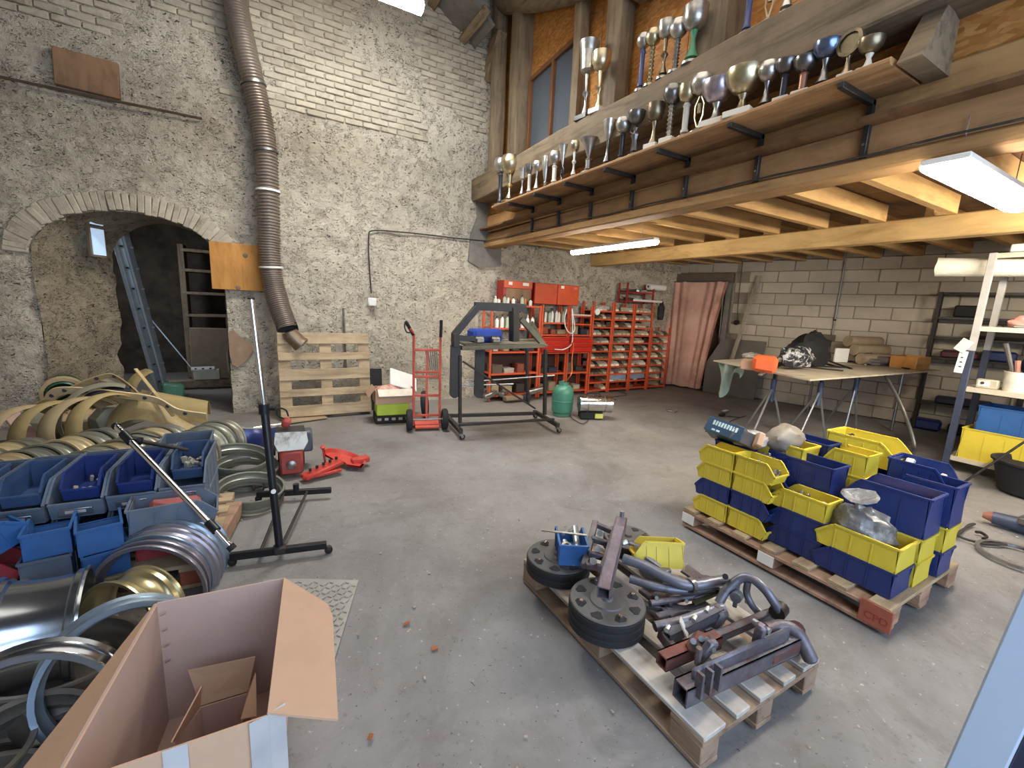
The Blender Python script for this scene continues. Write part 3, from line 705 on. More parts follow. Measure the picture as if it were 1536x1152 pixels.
T=MB().box((-.95,8.85,.08),(1.0,.16,.12),R3(0,0,.06),b=.01).jitter(.01,4); single(T,'floor_beam',M['oldwood'],'thick old beam lying across the floor of the arched room','beam')
T=thing('rubble_box','cream metal box with punched holes on the beam in the arched room','box',(-.80,8.80,.14))
MB().box((0,0,.09),(.36,.16,.16),b=.008).build('body',mat('cream_metal',sr(186,180,158),.6,var=.15),T); 
mb=MB().box((-.05,-.01,.19),(.32,.18,.02),R3(.1,0,.1)); mb.build('lid',M['white'],T)
for i in range(3): MB().box((-.14+i*.1,-.1,.20),(.03,.004,.02)).build('slot',M['rubber'],T)
# ================================================================== GENERIC BUILDERS
ORD=['first','second','third','fourth','fifth','sixth','seventh','eighth','ninth','tenth','eleventh','twelfth','thirteenth','fourteenth','fifteenth','sixteenth']
M['pal']=wood('pallet_wood',sr(176,152,118),sr(126,104,76),0,grain=9,bump=.3)
M['pal_brown']=wood('brown_pallet_wood',sr(150,126,102),sr(108,86,66),0,grain=9,bump=.3)
M['pal_pink']=wood('reddish_pallet_wood',sr(168,132,106),sr(122,88,68),0,grain=9,bump=.3)
M['pal_grey']=wood('bleached_pallet_wood',sr(186,178,168),sr(138,128,116),0,grain=10,bump=.35)
M['red_end']=mat('red_painted_block',sr(162,88,66),.8,var=.15,bump=.2)
M['card']=mat('corrugated_cardboard',sr(190,154,126),.85,var=.06,scale=4,bump=.08,bscale=120)
M['card_in']=mat('cardboard_inner_face',sr(184,156,142),.85,var=.06,scale=4,bump=.06,bscale=120)
M['red']=mat('red_rack_enamel',sr(202,80,42),.45,var=.15,dust=.25,dustc=sr(130,80,60))
M['redd']=mat('dark_red_enamel',sr(160,34,24),.45,var=.2,dust=.25,dustc=sr(110,70,60))
M['ybin']=mat('yellow_bin_plastic',sr(216,192,60),.45,var=.07,scale=5,dust=.12,dustc=sr(150,130,80),rnd=.03)
M['bbin']=mat('blue_bin_plastic',sr(28,46,104),.42,var=.12,scale=5,dust=.12,dustc=sr(90,96,110),rnd=.05)
M['dbin']=mat('dull_blue_bin_plastic',sr(46,72,112),.5,var=.15,scale=6,dust=.4,dustc=sr(90,104,118),rnd=.1)
M['gbin']=mat('greyed_blue_bin_plastic',sr(84,98,116),.6,var=.15,scale=6,dust=.5,dustc=sr(116,116,112),rnd=.08)
M['sbin']=mat('bright_blue_bin_plastic',sr(40,90,150),.5,var=.15,scale=6,dust=.35,dustc=sr(70,100,130),rnd=.06)
M['rbin']=mat('red_bin_plastic',sr(160,30,44),.45,var=.15,dust=.2)
M['bag']=mat('cloudy_plastic_bag',sr(190,186,180),.3,var=.15,scale=12,rnd=.05)
def pallet(L,Wd,label,loc,rot,m,blockm=None,boards=5,deck_m=None,parent=None,h=.144,grp=None,skid=True):
    """deck boards along local X, stringer boards along local Y; origin at the floor, centre"""
    T=thing('wooden_pallet',label,'pallet',loc,rot,grp)
    ws=[.145,.10,.145,.10,.145] if boards==5 else [.125,.085,.10,.085,.125] if boards==-5 else [.1]*boards
    gap=(Wd-sum(ws))/(len(ws)-1); y=-Wd/2
    for i,w in enumerate(ws):
        MB().box((0,y+w/2,h-.011),(L*random.uniform(.995,1.0),w,.022),b=.003).jitter(.0025,6,i).build('deck_board',deck_m or m,T); y+=w+gap
    sm={}
    for x in(-L/2+.0725,0,L/2-.0725):
        MB().box((x,0,h-.033),(.145,Wd,.022),b=.003).jitter(.002,6).build('stringer_board',m,T)
        for yy in(-Wd/2+.05,0,Wd/2-.05):
            MB().box((x,yy,.061),(.14,.10,.078),b=.004).jitter(.002,8).build('block',blockm or m,T)
    if skid=='y':
        for x in(-L/2+.05,0,L/2-.05): MB().box((x,0,.011),(.10,Wd,.022),b=.003).jitter(.002,6).build('bottom_board',m,T)
    elif skid:
        for yy in(-Wd/2+.05,0,Wd/2-.05): MB().box((0,yy,.011),(L,.10,.022),b=.003).jitter(.002,6).build('bottom_board',m,T)
    return T
binmesh={}
def storage_bin(L,W,H,m,label,loc,rot,group,fill=None,lab=False,cat='storage bin',tilt=None,name='storage_bin'):
    """open-fronted stacking bin; the low scooped front faces local +X; origin at its base centre"""
    T=thing(name,label,cat,loc,rot,group)
    key=(L,W,H,m.name)
    if key not in binmesh:
        mb=MB(); t=.004; ins=.012
        prof=[(-L/2+.012,0),(L/2-.03,0),(L/2,H*.42),(L/2-.005,H*.50),(L*.33,H*.90),(L*.27,H),(-L/2,H)]
        for s_ in(-1,1):
            mb.prism(prof,t,Matrix.Translation((0,s_*(W/2)-(t if s_>0 else 0)+0,0))@Matrix.Rotation(PI/2,4,'X')@Matrix.Translation((0,0,-t)))
            # rolled rim along the side and ribs
            yy=s_*W/2; 
            for p,q in((prof[3],prof[4]),(prof[4],prof[5]),(prof[5],prof[6])): mb.bar((p[0],yy,p[1]),(q[0],yy,q[1]),.011,.011,.0,(0,1,0),.004)
            for x in(-L*.2,L*.05,L*.25): mb.box((x,yy+s_*.001,H*.42),(.006,.006,H*.82))
        mb.box((-L/2+.008,0,H/2),(t,W,H),R3(0,.05,0)); mb.bar((-L/2,-W/2,H),(-L/2,W/2,H),.012,.012)
        mb.box((0,0,.003),(L-.04,W-.006,.006))
        mb.bar((L/2-.014,0,.0),(L/2,0,H*.44),W-.004,t,0,(0,1,0)) if False else mb.box((L/2-.012,0,H*.22),(t,W-.002,H*.44),R3(0,.26,0))
        mb.bar((L/2,-W/2,H*.45),(L/2,W/2,H*.45),.010,.010)
        me=mb.mesh('body'); me.materials.append(m); binmesh[key]=me
    inst(binmesh[key],'body',T,(0,0,0))
    if lab:
        MB().box((L/2+.004,0,H*.20),(.004,W*.62,H*.22),R3(0,.26,0),b=.0015).build('label_holder',M['galv'],T)
    if fill:
        fill(T,L,W,H)
    return T
def mix_fill(m1,n=26,r=.016,zf=.5,kind='ball'):
    def f(T,L,W,H):
        mb=MB()
        for i in range(n):
            c=Vector((random.uniform(-L*.4,L*.36),random.uniform(-W*.38,W*.38),random.uniform(.01,H*zf)))
            rr=random.uniform(.6,1.3)*r
            mb.box(c,(rr*2,rr*1.4,rr),R3(random.random()*3,random.random()*3,random.random()*3),b=rr*.2)
        o=mb.build('small_parts',m1,T); tag(o,kind='stuff')
    return f
def crumpled(T_name,m,c,d,label,cat,f=6,a=.25,seed=0,group=None,build=True):
    """crumpled bag or cloth: a displaced ellipsoid resting at c (base centre)"""
    mb=MB(); nu,nv=26,16
    vs=[];
    def fn(u,v):
        th=2*PI*u; ph=PI*v; n=Vector((math.cos(th)*math.sin(ph),math.sin(th)*math.sin(ph),math.cos(ph)))
        k=1+a*noise.noise(n*2.1+Vector((seed,0,0)))+a*.6*abs(noise.noise(n*f+Vector((0,seed,0))))
        p=Vector((n.x*d[0]/2*k,n.y*d[1]/2*k,n.z*d[2]/2*k)); p.z=max(p.z,-d[2]*.36); return p+Vector(c)+Vector((0,0,d[2]*.36))
    vs=[fn(i/nu,j/nv) for i in range(nu) for j in range(nv+1)]
    k=nv+1; mb.add(vs,[(i*k+j,((i+1)%nu)*k+j,((i+1)%nu)*k+j+1,i*k+j+1) for i in range(nu) for j in range(nv)])
    if not build: return mb
    return single(mb,T_name,m,label,cat,group,base=c)
# ================================================================== BACK OF THE WORKSHOP: red racks
YR=6.42
def rack(name,label,x0,x1,levels,ztop,m=None,depth=.33,y=YR,back=False,z0=0):
    m=m or M['red']; T=thing(name,label,'shelving',((x0+x1)/2,y+depth/2,z0))
    for x in(x0+.018,x1-.018):
        for yy in(y+.015,y+depth-.015):
            MB().box((x,yy,(z0+ztop)/2),(.036,.03,ztop-z0),b=.003).build('upright',m,T,True)
    for z in levels:
        MB().box(((x0+x1)/2,y+depth/2,z),(x1-x0-.074,depth-.01,.014)).box(((x0+x1)/2,y+.004,z-.004),(x1-x0-.074,.006,.028)).build('shelf',m,T,True)
    if back:
        MB().box(((x0+x1)/2,y+depth-.006,(back+z0)/2+.02),(x1-x0-.07,.008,back-z0-.04)).build('back_sheet',bk0,T,True)
    return T
bk0=mat('rack_back_shade',sr(60,34,26),.7,var=.3)  # dark sheets added behind the shelves, painting in the shade of the bays
xs=[aty(p,505,YR).x for p in(887,918,949,977)]+[7.56]
X1,X2,X3=3.28,4.26,4.86
rack('red_rack','red metal rack with bottles on its middle board behind the rolling frame',X1,X2,[.08,.45,.82,1.22,1.60],1.62,back=.82)
rack('red_rack','red rack bay with spray bottles above the drawers, left of the white cable loop',X2+.01,X3,[.08,.42,.80,1.12,1.33],1.64,back=1.12)
rack('red_rack','red rack bay with a white board on top, right of the white cable loop',X3+.01,xs[0]-.01,[.08,.42,.80,1.12,1.32,1.47],1.64,back=1.32)
for k in range(4):
    lv=[.055+.152*i for i in range(11 if k<3 else 8)]
    nm=['first','second','third','fourth'][k]
    rack('parts_rack','red pigeonhole rack of small parts bins, %s column from the drawers'%nm,xs[k]+.004,xs[k+1]-.004,lv[:],lv[-1]+.17,back=lv[-1])
smb=[]
for j,c in enumerate((sr(214,200,168),sr(188,170,140),sr(120,102,80),sr(226,218,198))):
    mb=MB(); w,l,h=.096,.24,.085; t=.004
    pr=[(0,0),(l,0),(l,h),(l*.35,h),(0,h*.42)]
    for s_ in(-1,1): mb.prism(pr,t,Matrix.Translation((s_*(w/2-t/2)-t/2,0,0))@Matrix(((0,0,1,0),(1,0,0,0),(0,1,0,0),(0,0,0,1))))
    mb.box((0,l/2,.003),(w,l,.005)); mb.box((0,.002,h*.2),(w,t,h*.42)); mb.box((0,l,h/2),(w,t,h)); mb.box((0,l*.45,h*.3),(w-.012,l*.7,h*.35),R3(.12,0,0))
    me=mb.mesh('small_bin'); me.materials.append(mat('parts_bin_%d'%j,c,.6,var=.25,scale=30,rnd=.15)); smb.append(me)
for k in range(4):
    nr=11 if k<3 else 8
    for r in range(nr):
        w=xs[k+1]-xs[k]-.09; n=int(w/.104)
        z=.055+.152*r+.0075
        for i in range(n):
            if random.random()<.10 or (r<2 and random.random()<.5): continue
            o=bpy.data.objects.new('parts_bin',random.choice(smb)); C.objects.link(o)
            o.location=(xs[k]+.05+w*(i+.5)/n,YR+.012+random.uniform(0,.03),z); o.rotation_euler=(0,0,random.uniform(-.06,.06))
            tag(o,'parts bin, %s pigeonhole column, %s shelf from top, %s from left'%(ORD[k],ORD[nr-1-r],ORD[i]),'parts bin','small parts bins in the red pigeonhole racks')
for k in(1,2):
    T=thing('grey_crate','pale blue-grey plastic crate on the bottom of the %s pigeonhole column'%('second','third')[k-1],'crate',((xs[k]+xs[k+1])/2,YR+.12,.235))
    MB().box((0,0,.055),(xs[k+1]-xs[k]-.12,.2,.11),b=.008).build('body',mat('pale_blue_crate_%d'%k,sr(130,140,160),.5),T); MB().box((0,0,.115),(xs[k+1]-xs[k]-.10,.22,.012),b=.003).build('rim',M['white'],T)
# drawers
T=thing('drawer_chest','glossy red drawer chest with four wide drawers under the spray bottles','drawers',((X2+X3)/2,YR-.06,.815))
dm_=mat('red_drawer_front',sr(186,36,26),.35,var=.1)
MB().box(((X2+X3)/2,YR+.08,.955),(X3-X2-.03,.26,.27)).build('body',M['redd'],T,True)
for i in range(4):
    z=.85+i*.067; o=MB().box(((X2+X3)/2,YR-.065,z),(X3-X2-.03,.02,.058),b=.003).build('drawer',dm_,T,True)
    MB().box(((X2+X3)/2,YR-.08,z+.026),(X3-X2-.05,.014,.009),b=.002).build('handle',M['red'],o,True)
T=thing('drawer_chest','red drawer chest right of the white cable loop beside the pigeonholes','drawers',((X3+xs[0])/2,YR-.04,.815))
MB().box(((X3+xs[0])/2,YR+.08,.955),(xs[0]-X3-.03,.26,.27)).build('body',M['redd'],T,True)
for i in range(3):
    z=.86+i*.085; o=MB().box(((X3+xs[0])/2,YR-.065,z),(xs[0]-X3-.03,.02,.076),b=.003).build('drawer',dm_,T,True)
    MB().box(((X3+xs[0])/2,YR-.08,z+.034),(xs[0]-X3-.05,.014,.009),b=.002).build('handle',M['red'],o,True)
# wall cabinets
def cab(x0,x1,label,kind):
    T=thing('wall_cabinet',label,'cabinet',((x0+x1)/2,6.70,1.66)); cx=(x0+x1)/2
    MB().box((cx,6.68,1.83),(x1-x0,.24,.36),b=.004).build('body',M['redd'],T,True)
    if kind=='open':
        MB().box((cx,6.55,1.95),(x1-x0-.01,.02,.12),b=.003).build('flap',M['red'],T,True)
        MB().box((cx+.01,6.553,1.785),(x1-x0-.08,.012,.20),b=.002).build('back_sheet',M['plybrown'],T,True)
        for a,b in((-.16,.07),(.14,.12)): MB().box((cx+a,6.537,1.965),(b,.003,.05)).build('paper_label',M['white'],T,True)
    else:
        d=MB().box((cx,6.55,1.83),(x1-x0-.01,.018,.35),b=.003).build('door',M['red'],T,True)
        if kind=='lab':
            MB().box((cx-.14,6.539,1.965),(.07,.003,.05)).build('paper_label',M['white'],d,True); MB().box((cx+.15,6.539,1.96),(.08,.003,.035)).build('paper_label',mat('pink_label',sr(220,120,100),.6),d,True)
cab(3.56,4.12,'left wall cabinet with two paper labels above a brown inner panel','open')
cab(4.17,4.65,'plain orange-red closed wall cabinet in the middle of the three','plain')
cab(4.655,5.14,'right orange-red wall cabinet with a white and a pink label','lab')
# bottles and jars
def bottle(loc,h,r,m,cm,label,grp,shape='bottle'):
    T=thing('spray_bottle' if shape=='spray' else 'bottle',label,'bottle',loc,random.random()*6,grp)
    MB().lathe([(0,0),(r,0),(r,h*.6),(r*.9,h*.66),(r*.35,h*.76),(r*.35,h*.84),(0,h*.84)],12).build('body',m,T)
    if shape=='spray': MB().box((r*.3,0,h*.93),(r*1.6,r*.6,h*.13),b=.004).cyl((0,0,h*.8),(0,0,h*.9),r*.4,n=8).build('trigger_head',cm,T)
    else: MB().cyl((0,0,h*.82),(0,0,h),r*.45,r*.3,n=10).build('cap',cm,T)
wm=mat('bottle_white',sr(222,220,206),.4,var=.08); gm2=mat('bottle_pale_green',sr(160,176,150),.4); dkm=mat('bottle_dark',sr(60,54,50),.4); orm=mat('bottle_orange',sr(190,110,60),.5)
for i in range(7):
    bottle((X2+.09+i*.074,YR+.10+.03*(i%2),1.337),random.uniform(.2,.27),.03,[dkm,wm,gm2,wm,wm,wm,gm2][i],random.choice([wm,dkm]),ORD[i]+' bottle from the left in the row above the red drawers','spray and squeeze bottles above the drawers','spray' if i in(0,3) else 'bottle')
for i in range(9):
    bottle((X1+.12+i*.085,YR+.10+.05*(i%2),1.607),random.uniform(.10,.18),.032,random.choice([wm,gm2,dkm,orm,wm]),random.choice([wm,dkm,dkm]),ORD[i]+' jar from the left on top of the rack behind the frame','jars on top of the left red rack')
for i in range(8):
    bottle((X1+.16+i*.1,YR+.10,1.227),random.uniform(.18,.26),.034,random.choice([wm,gm2,wm,dkm]),random.choice([wm,dkm]),ORD[i]+' bottle from the left on the middle board of the left red rack','bottles on the left red rack')
# boxes and tins on the lower boards
cols=[sr(60,50,42),sr(90,76,60),sr(150,130,100),sr(120,60,40),sr(40,44,60),sr(170,160,140)]
bm_=[mat('stored_box_%d'%i,c,.7,var=.2,rnd=.1) for i,c in enumerate(cols)]
n_=0
for (a,b) in((X1,X2),(X2,X3),(X3,xs[0])):
    seen=set()
    for z in(.09,.43,.83 if a==X1 else 1.13):
        if a!=X1 and False: continue
        x=a+.08; q_=0
        while x<b-.2:
            w=random.uniform(.10,.2); h=random.uniform(.07,.17)
            mb=MB().box((0,0,h/2),(w,.2,h),b=.008).jitter(.006,9,n_); mb.box((0,0,h+.004),(w*1.03,.205,.012),b=.003); n_+=1
            if z==.43 and x in(): pass
            o=mb.build('tin_box',random.choice(bm_)); o.location=(x+w/2,YR+.15,z); tag(o,'%s box from the left on the %s board of the %s red bay'%(ORD[q_],{9:'bottom',43:'second',83:'third',113:'upper'}[round(z*100)],('left','middle','right')[(X1,X2,X3).index(a)]),'box','boxes on the lower boards of the red racks'); q_+=1; x+=w+random.uniform(.03,.1)
for i,(px,py,w,h) in enumerate(((830,463,.5,.03),)):
    T=MB().box(((X3+xs[0])/2,YR+.12,1.486),(xs[0]-X3-.06,.24,.024),b=.004); single(T,'white_board',M['white'],'white board lying on the rack bay next to the pigeonholes','board')
single(path_px([(850,464),(847,478),(849,492),(856,500),(862,494),(860,476),(858,464),(859,500),(857,516),(846,524),(832,524)],YR-.13,.009,6),'white_hose',M['white'],'white cable looping in front of the red drawers','cable')
# wire rack, rolls and pieces above the pigeonholes
x0,x1=aty(934,440,6.62).x,aty(975,440,6.62).x
T=rack('wire_rack','small red angle-iron rack of grey scrap standing on the third pigeonhole column',x0,x1,[1.80,1.97],2.15,M['redd'],.26,6.5,z0=1.76)
for i in range(9):
    mb=MB().box((0,0,.03),(random.uniform(.08,.2),.12,.05),R3(0,random.uniform(-.15,.15),random.uniform(-.5,.5)),b=.01).jitter(.012,12,i); o=mb.build('scrap_part',random.choice([M['steel'],bm_[0],bm_[5]])); o.location=(x0+.12+(i%5)*(x1-x0-.24)/4,6.6+.03*(i%2),1.81+.17*(i//5)); tag(o,'grey scrap piece, %s from the left on the %s board of the small upper rack'%(ORD[i%5],('lower','upper')[i//5]),'metal part','scrap pieces in the small rack above the pigeonholes')
p=aty(985,431,6.55)
T=thing('paper_roll','white paper roll lying on the wire rack beside the curtain','roll',p-Vector((.0,0,.06)))
MB().cyl(p+Vector((-.24,0,0)),p+Vector((.22,0,0)),.065,n=18).build('paper',M['white'],T,True); MB().cyl(p+Vector((-.245,0,0)),p+Vector((-.235,0,0)),.022,n=12).build('core',M['rubber'],T,True)
single(MB().bar(aty(950,450,6.47),aty(993,453,6.47),.02,.04,.004),'white_bar',M['white'],'thin white bar across the small rack above the pigeonholes','bar')
T=crumpled('dark_jacket',M['rubber'],aty(990,480,6.5),(.16,.12,.42),'dark cloth hanging above the rightmost pigeonhole column','cloth',seed=3)
T=crumpled('white_bag',M['bag'],(xs[0]+.35,YR+.15,1.60),(.34,.2,.10),'crumpled white bag lying on top of the first pigeonhole column','bag',seed=5)
T=MB().cyl((xs[0]+.08,YR-.03,1.56),(xs[0]+.08,YR-.005,1.56),.06,n=18); single(T,'round_plate',M['white'],'small round white plate hanging at the corner of the first pigeonhole column','plate')
# ------------------------------------------------------------------ doorway curtain
def curtain_mat():
    t=NT('flowered_pink_curtain'); v=t.coord(False,(1,1,1)); vo=t.n('ShaderNodeTexVoronoi'); t.l(v,vo.inputs['Vector']); vo.inputs['Scale'].default_value=9; vo.inputs['Randomness'].default_value=.75
    k=t.ramp(t.noise(v,2.2,5,.6),[(.3,sr(176,130,112)),(.55,sr(206,160,140)),(.8,sr(216,176,156))])
    k=t.mix(t.val(t.noise(v,1.6,4,.6,.3),.60,.72,0,.45),k,sr(108,68,54))
    k=t.mix(t.val(vo.outputs['Distance'],.12,.22,.6,0),k,sr(214,176,150)); t.col(k); t.b.inputs['Roughness'].default_value=.9; t.bump(t.noise(v,90,2,.5),.1,.004); return t.m
T=thing('door_curtain','faded pink flowered curtain hanging in the doorway beside the red racks','curtain',wr(.55,.12,.03))
def cur(u,v):   # u across, v up
    xt=-.02+1.30*u; xb=.10+.92*u; x=xb+(xt-xb)*v**1.3; e=.5+.5*math.cos(2*PI*u); 
    off=.14+.035*e*math.sin(u*44+v*1.5)+.02*math.sin(u*13+1+v*2)+.02*noise.noise(Vector((u*3,v*4,0)))+.10*(1-v)
    return wr(x,off,.04+2.24*v-.03*abs(math.sin(u*PI*3))*(1-v)*.6)
MB().sheet(cur,90,40,.004).build('cloth',curtain_mat(),T,True)
MB().cyl(wr(-.06,.15,2.28),wr(1.32,.15,2.28),.012,n=8).build('rod',M['steel'],T,True)
# things along the block wall
bd=MB(); bd.prism([(1.08,.0),(2.08,.0),(2.12,1.14),(1.30,1.14),(1.04,.6)],.02)
vv=[]; 
for v in bd.v: v_=wr(v.x,.10+.14*(1.15-v.y)/1.15+v.z,v.y); vv.append(v_)
bd.v=vv; single(bd,'wall_panel_board',mat('dull_grey_panel',sr(98,92,84),.7,var=.12),'large dark grey panel leaning against the block wall beside the curtain','panel')
single(MB().bar(wr(1.50,.42,.02),wr(1.80,.05,2.40),.075,.03,.004).jitter(.003,4),'long_plank',wood('grey_plank',sr(158,148,132),sr(120,108,92),2),'long grey plank leaning on the block wall right of the curtain','plank')
T=thing('wall_conduit','grey vertical conduit with a switch box on the block wall above the table','conduit',wr(3.12,.03,1.28))
MB().cyl(wr(3.12,.012,1.33),wr(3.12,.012,2.66),.014,n=8).build('pipe',M['steel'],T,True); MB().cyl(wr(3.12,.012,1.60),wr(3.12,.012,1.63),.022,n=8).build('clip',M['rubber'],T,True)
MB().box(wr(3.06,.03,1.30),(.05,.24,.11),b=.01).build('switch_box',mat('brown_switch_box',sr(96,84,70),.5),T,True)
T=thing('hanging_cable','dark cable with a black socket hanging on the block wall right of the curtain','cable',wr(1.50,.03,1.48))
MB().tube(catmull([wr(1.45,.02,2.68),wr(1.46,.03,2.3),wr(1.47,.03,1.9),wr(1.50,.03,1.52)],5),.008,6).build('cord',M['cable'],T,True); MB().lathe([(0,0),(.05,0),(.05,.04),(0,.05)],12,Matrix.Translation(wr(1.50,.02,1.48))@Matrix.Rotation(-PI/2-.2,4,'Y')).build('socket',M['rubber'],T,True)
for i,x in enumerate((1.18,1.28,1.37)): 
    single(MB().cyl(wr(x,.02,1.15),wr(x-.02,.03,2.1),.010,n=6),'thin_pipe',M['steel'],['thin pipe beside the curtain, nearest to it','thin pipe beside the curtain, middle of three','thin pipe beside the curtain, nearest to the hanging cable'][i],'pipe')
# ------------------------------------------------------------------ pallet leaning on the stone wall
T=pallet(1.14,1.10,'old wooden pallet standing upright against the stone wall under the duct',(.755,6.44,.0),(0,0,0),M['pal'])
import mathutils
T.matrix_world=Matrix.Translation((.755,6.42,.555))@Matrix.Rotation(math.radians(81),4,'X')@Matrix.Rotation(0,4,'Z')
L_,R_,S_=T.matrix_world.decompose(); T.location=L_; T.rotation_euler=R_.to_euler()
T=MB().box((1.40,6.45,.30),(.26,.02,.60),R3(-.12,0,-.05),b=.003); single(T,'wall_board_offcut',M['rubber'],'black panel leaning at the foot of the stone wall right of the upright pallet','panel')
mb=MB().box((0,0,.012),(.50,.24,.018),R3(0,0,.25),b=.003); o=mb.build('wooden_offcut',M['pal']); p=atz(457,629,0); o.location=(p.x,p.y,0); tag(o,'flat wooden offcut lying on the floor before the upright pallet','offcut')
p=atz(396,622,0); single(MB().cyl((-.12,5.75,.05),(.18,5.85,.05),.022,n=10),'chrome_tube',M['chrome'],'short chrome tube lying on the floor at the corner of the archway','tube')
# ================================================================== crates, hand truck, rolling frame, gas, heater
T=thing('crate','black and lime green crate on the floor behind the hand truck','crate',(1.50,5.78,0),-.12)
MB().box((0,0,.05),(.46,.34,.10),b=.006).build('base',M['rubber'],T)
for i in range(5): MB().box((-.18+i*.09,-.172,.055),(.05,.006,.035),b=.002).build('slot',bm_[5],T)
MB().box((0,0,.18),(.42,.30,.16),b=.006).build('sleeve',mat('lime_plastic',sr(178,196,58),.5,var=.1),T)
T=thing('open_carton','open cardboard carton full of papers standing on the green crate','carton',(1.52,5.76,.265),-.1)
for (c,d,R_) in (((0,-.17,.09),(.5,.008,.18),None),((0,.17,.09),(.5,.008,.18),None),((-.25,0,.09),(.008,.34,.18),None),((.25,0,.09),(.008,.34,.18),None),((0,0,.004),(.5,.34,.008),None)): MB().box(c,d).build('panel',M['card'],T)
MB().box((-.30,0,.15),(.008,.32,.14),R3(0,.6,0)).build('flap',M['card'],T); MB().box((0,-.24,.16),(.46,.14,.006),R3(.5,0,0)).build('flap',mat('pale_card',sr(214,200,180),.8),T)
crumpled('printed_cloth',mat('printed_cloth',sr(190,150,130),.8,var=.3,scale=20,c2=sr(150,40,36)),(1.42,5.70,.36),(.3,.2,.16),'crumpled red and white printed bag in the open carton','bag',seed=8)
T=MB().box((1.68,5.86,.52),(.42,.03,.26),R3(-.6,.35,.2),b=.01); single(T,'white_casing',M['white'],'white plastic casing leaning out of the open carton','casing')
def wheel(T,c,ax,r,w,hub=.5,name='wheel',m=None):
    ax=Vector(ax).normalized(); Mx=Matrix.Translation(c)@along((0,0,0),ax).to_4x4()
    o=MB().lathe([(r*hub,-w*.35),(r*.8,-w*.5),(r*.95,-w*.4),(r,-w*.15),(r,w*.15),(r*.95,w*.4),(r*.8,w*.5),(r*hub,w*.35),(r*hub,-w*.35)],24,Mx).build(name,m or M['rubber'],T,True)
    MB().lathe([(0,-w*.3),(r*.15,-w*.42),(r*.2,-w*.2),(r*hub*.7,-w*.12),(r*hub,-w*.32),(r*hub,w*.32),(r*hub*.7,w*.12),(r*.2,w*.2),(r*.15,w*.42),(0,w*.3)],20,Mx).build('hub',M['steel'],o,True)
    return o
ht=mat('hand_truck_red',sr(190,72,50),.5,var=.15,dust=.2)
T=thing('hand_truck','red two-wheeled hand truck with black grips before the stone wall','hand truck',(1.80,5.22,0))
e1=Vector((.97,-.24,0)); bk=Vector((.24,.97,0)); o_=Vector((1.80,5.22,0))
def hp(a,b,z): return o_+e1*a+bk*b+Vector((0,0,z))
mb=MB()
for s_ in(-1,1):
    mb.tube(catmull([hp(s_*.165,.03,.05),hp(s_*.165,.05,.6),hp(s_*.165,.08,1.12)]+([hp(s_*.165-.01,.05,1.20),hp(s_*.165-.05,-.03,1.27)] if s_<0 else [hp(s_*.165,.06,1.2)]),5),.016,8)
mb.build('side_tubes',ht,T,True)
MB().tube(catmull([hp(-.175,.06,1.19),hp(-.225,-.02,1.28),hp(-.27,-.06,1.35)],4),.021,8).build('grip',M['rubber'],T,True)
MB().tube(catmull([hp(-.27,-.06,1.35),hp(-.285,-.08,1.30),hp(-.26,-.10,1.23),hp(-.21,-.05,1.22)],4),.009,6).build('hand_guard',M['rubber'],T,True)
MB().cyl(hp(.165,.06,1.17),hp(.165,.03,1.38),.021,n=8).build('grip',M['rubber'],T,True)
for z,k in((1.0,.0),(.72,.0),(.66,0),(.42,0),(.16,-.0)): MB().box(hp(0,.05+z*.02,z),(.33,.025,.03),R3(0,0,-.243),b=.004).build('crossbar',ht,T,True)
MB().box(hp(0,.06,.56),(.026,.02,.9),R3(-.03,0,-.243)).build('centre_bar',ht,T,True)
MB().box(hp(0,.20,.02),(.36,.26,.012),R3(0,0,-.243)).build('toe_plate',ht,T,True)
MB().box(hp(0,-.03,.06),(.30,.16,.02),R3(.3,0,-.243)).build('axle_plate',ht,T,True)
MB().cyl(hp(-.24,-.06,.135),hp(.24,-.06,.135),.010,n=8).build('axle',M['steel'],T,True)
for s_ in(-1,1): wheel(T,hp(s_*.22,-.06,.135),e1,.135,.075)
mb=MB()
for i in range(6): mb.cyl(hp(.04+i*.022,.10,.62),hp(-.02+i*.028,.12,1.04+random.uniform(-.05,.05)),.006,n=6)
single(mb,'rod_bundle',M['steel'],'bundle of thin metal rods standing inside the hand truck','rods')
T=thing('spare_wheel','small black tyre leaning behind the hand truck','tyre',(1.95,5.75,0)); wheel(T,(1.95,5.75,.19),(.9,-.4,.1),.19,.08,.55,'tyre')
# rolling frame
pA,pB=Vector((2.02,4.63,0)),Vector((3.30,4.44,0)); fd=(pB-pA).normalized(); fn_=Vector((-fd.y,fd.x,0))
def fp(px,py,d=0): return onpl(px,py,pA+fn_*d,fn_)
bs=mat('black_frame_steel',sr(32,30,27),.5,0,var=.3,dust=.2,dustc=sr(88,78,64)); ol=wood('old_frame_beams',sr(112,106,86),sr(74,68,54),0,grain=8)
T=thing('rolling_workbench','black steel workshop frame on castors with hanging channels and a bench top','frame',pA)
def fb(a,b,w,h=None,name='bar',m=None,b_=.003,up=(0,0,1)): 
    return MB().bar(a,b,w,h or w,b_,up).build(name,m or bs,T,True)
fl_,fr_=pA+Vector((0,0,.10)),pB+Vector((0,0,.10)); bl_,br_=fl_+fn_*1.0+fd*-.0,fr_+fn_*1.05
bl_=fl_+fn_*.85; br_=fr_+fn_*.75-fd*.0
fb(fl_,bl_,.05,name='base_rail'); fb(fr_,br_,.05,name='base_rail'); 
fb(fl_+fn_*.1+Vector((0,0,.05)),fr_+fn_*.12+Vector((0,0,.05)),.03,name='cross_rail'); fb(bl_-fn_*.1,br_-fn_*.1,.045,name='cross_rail')
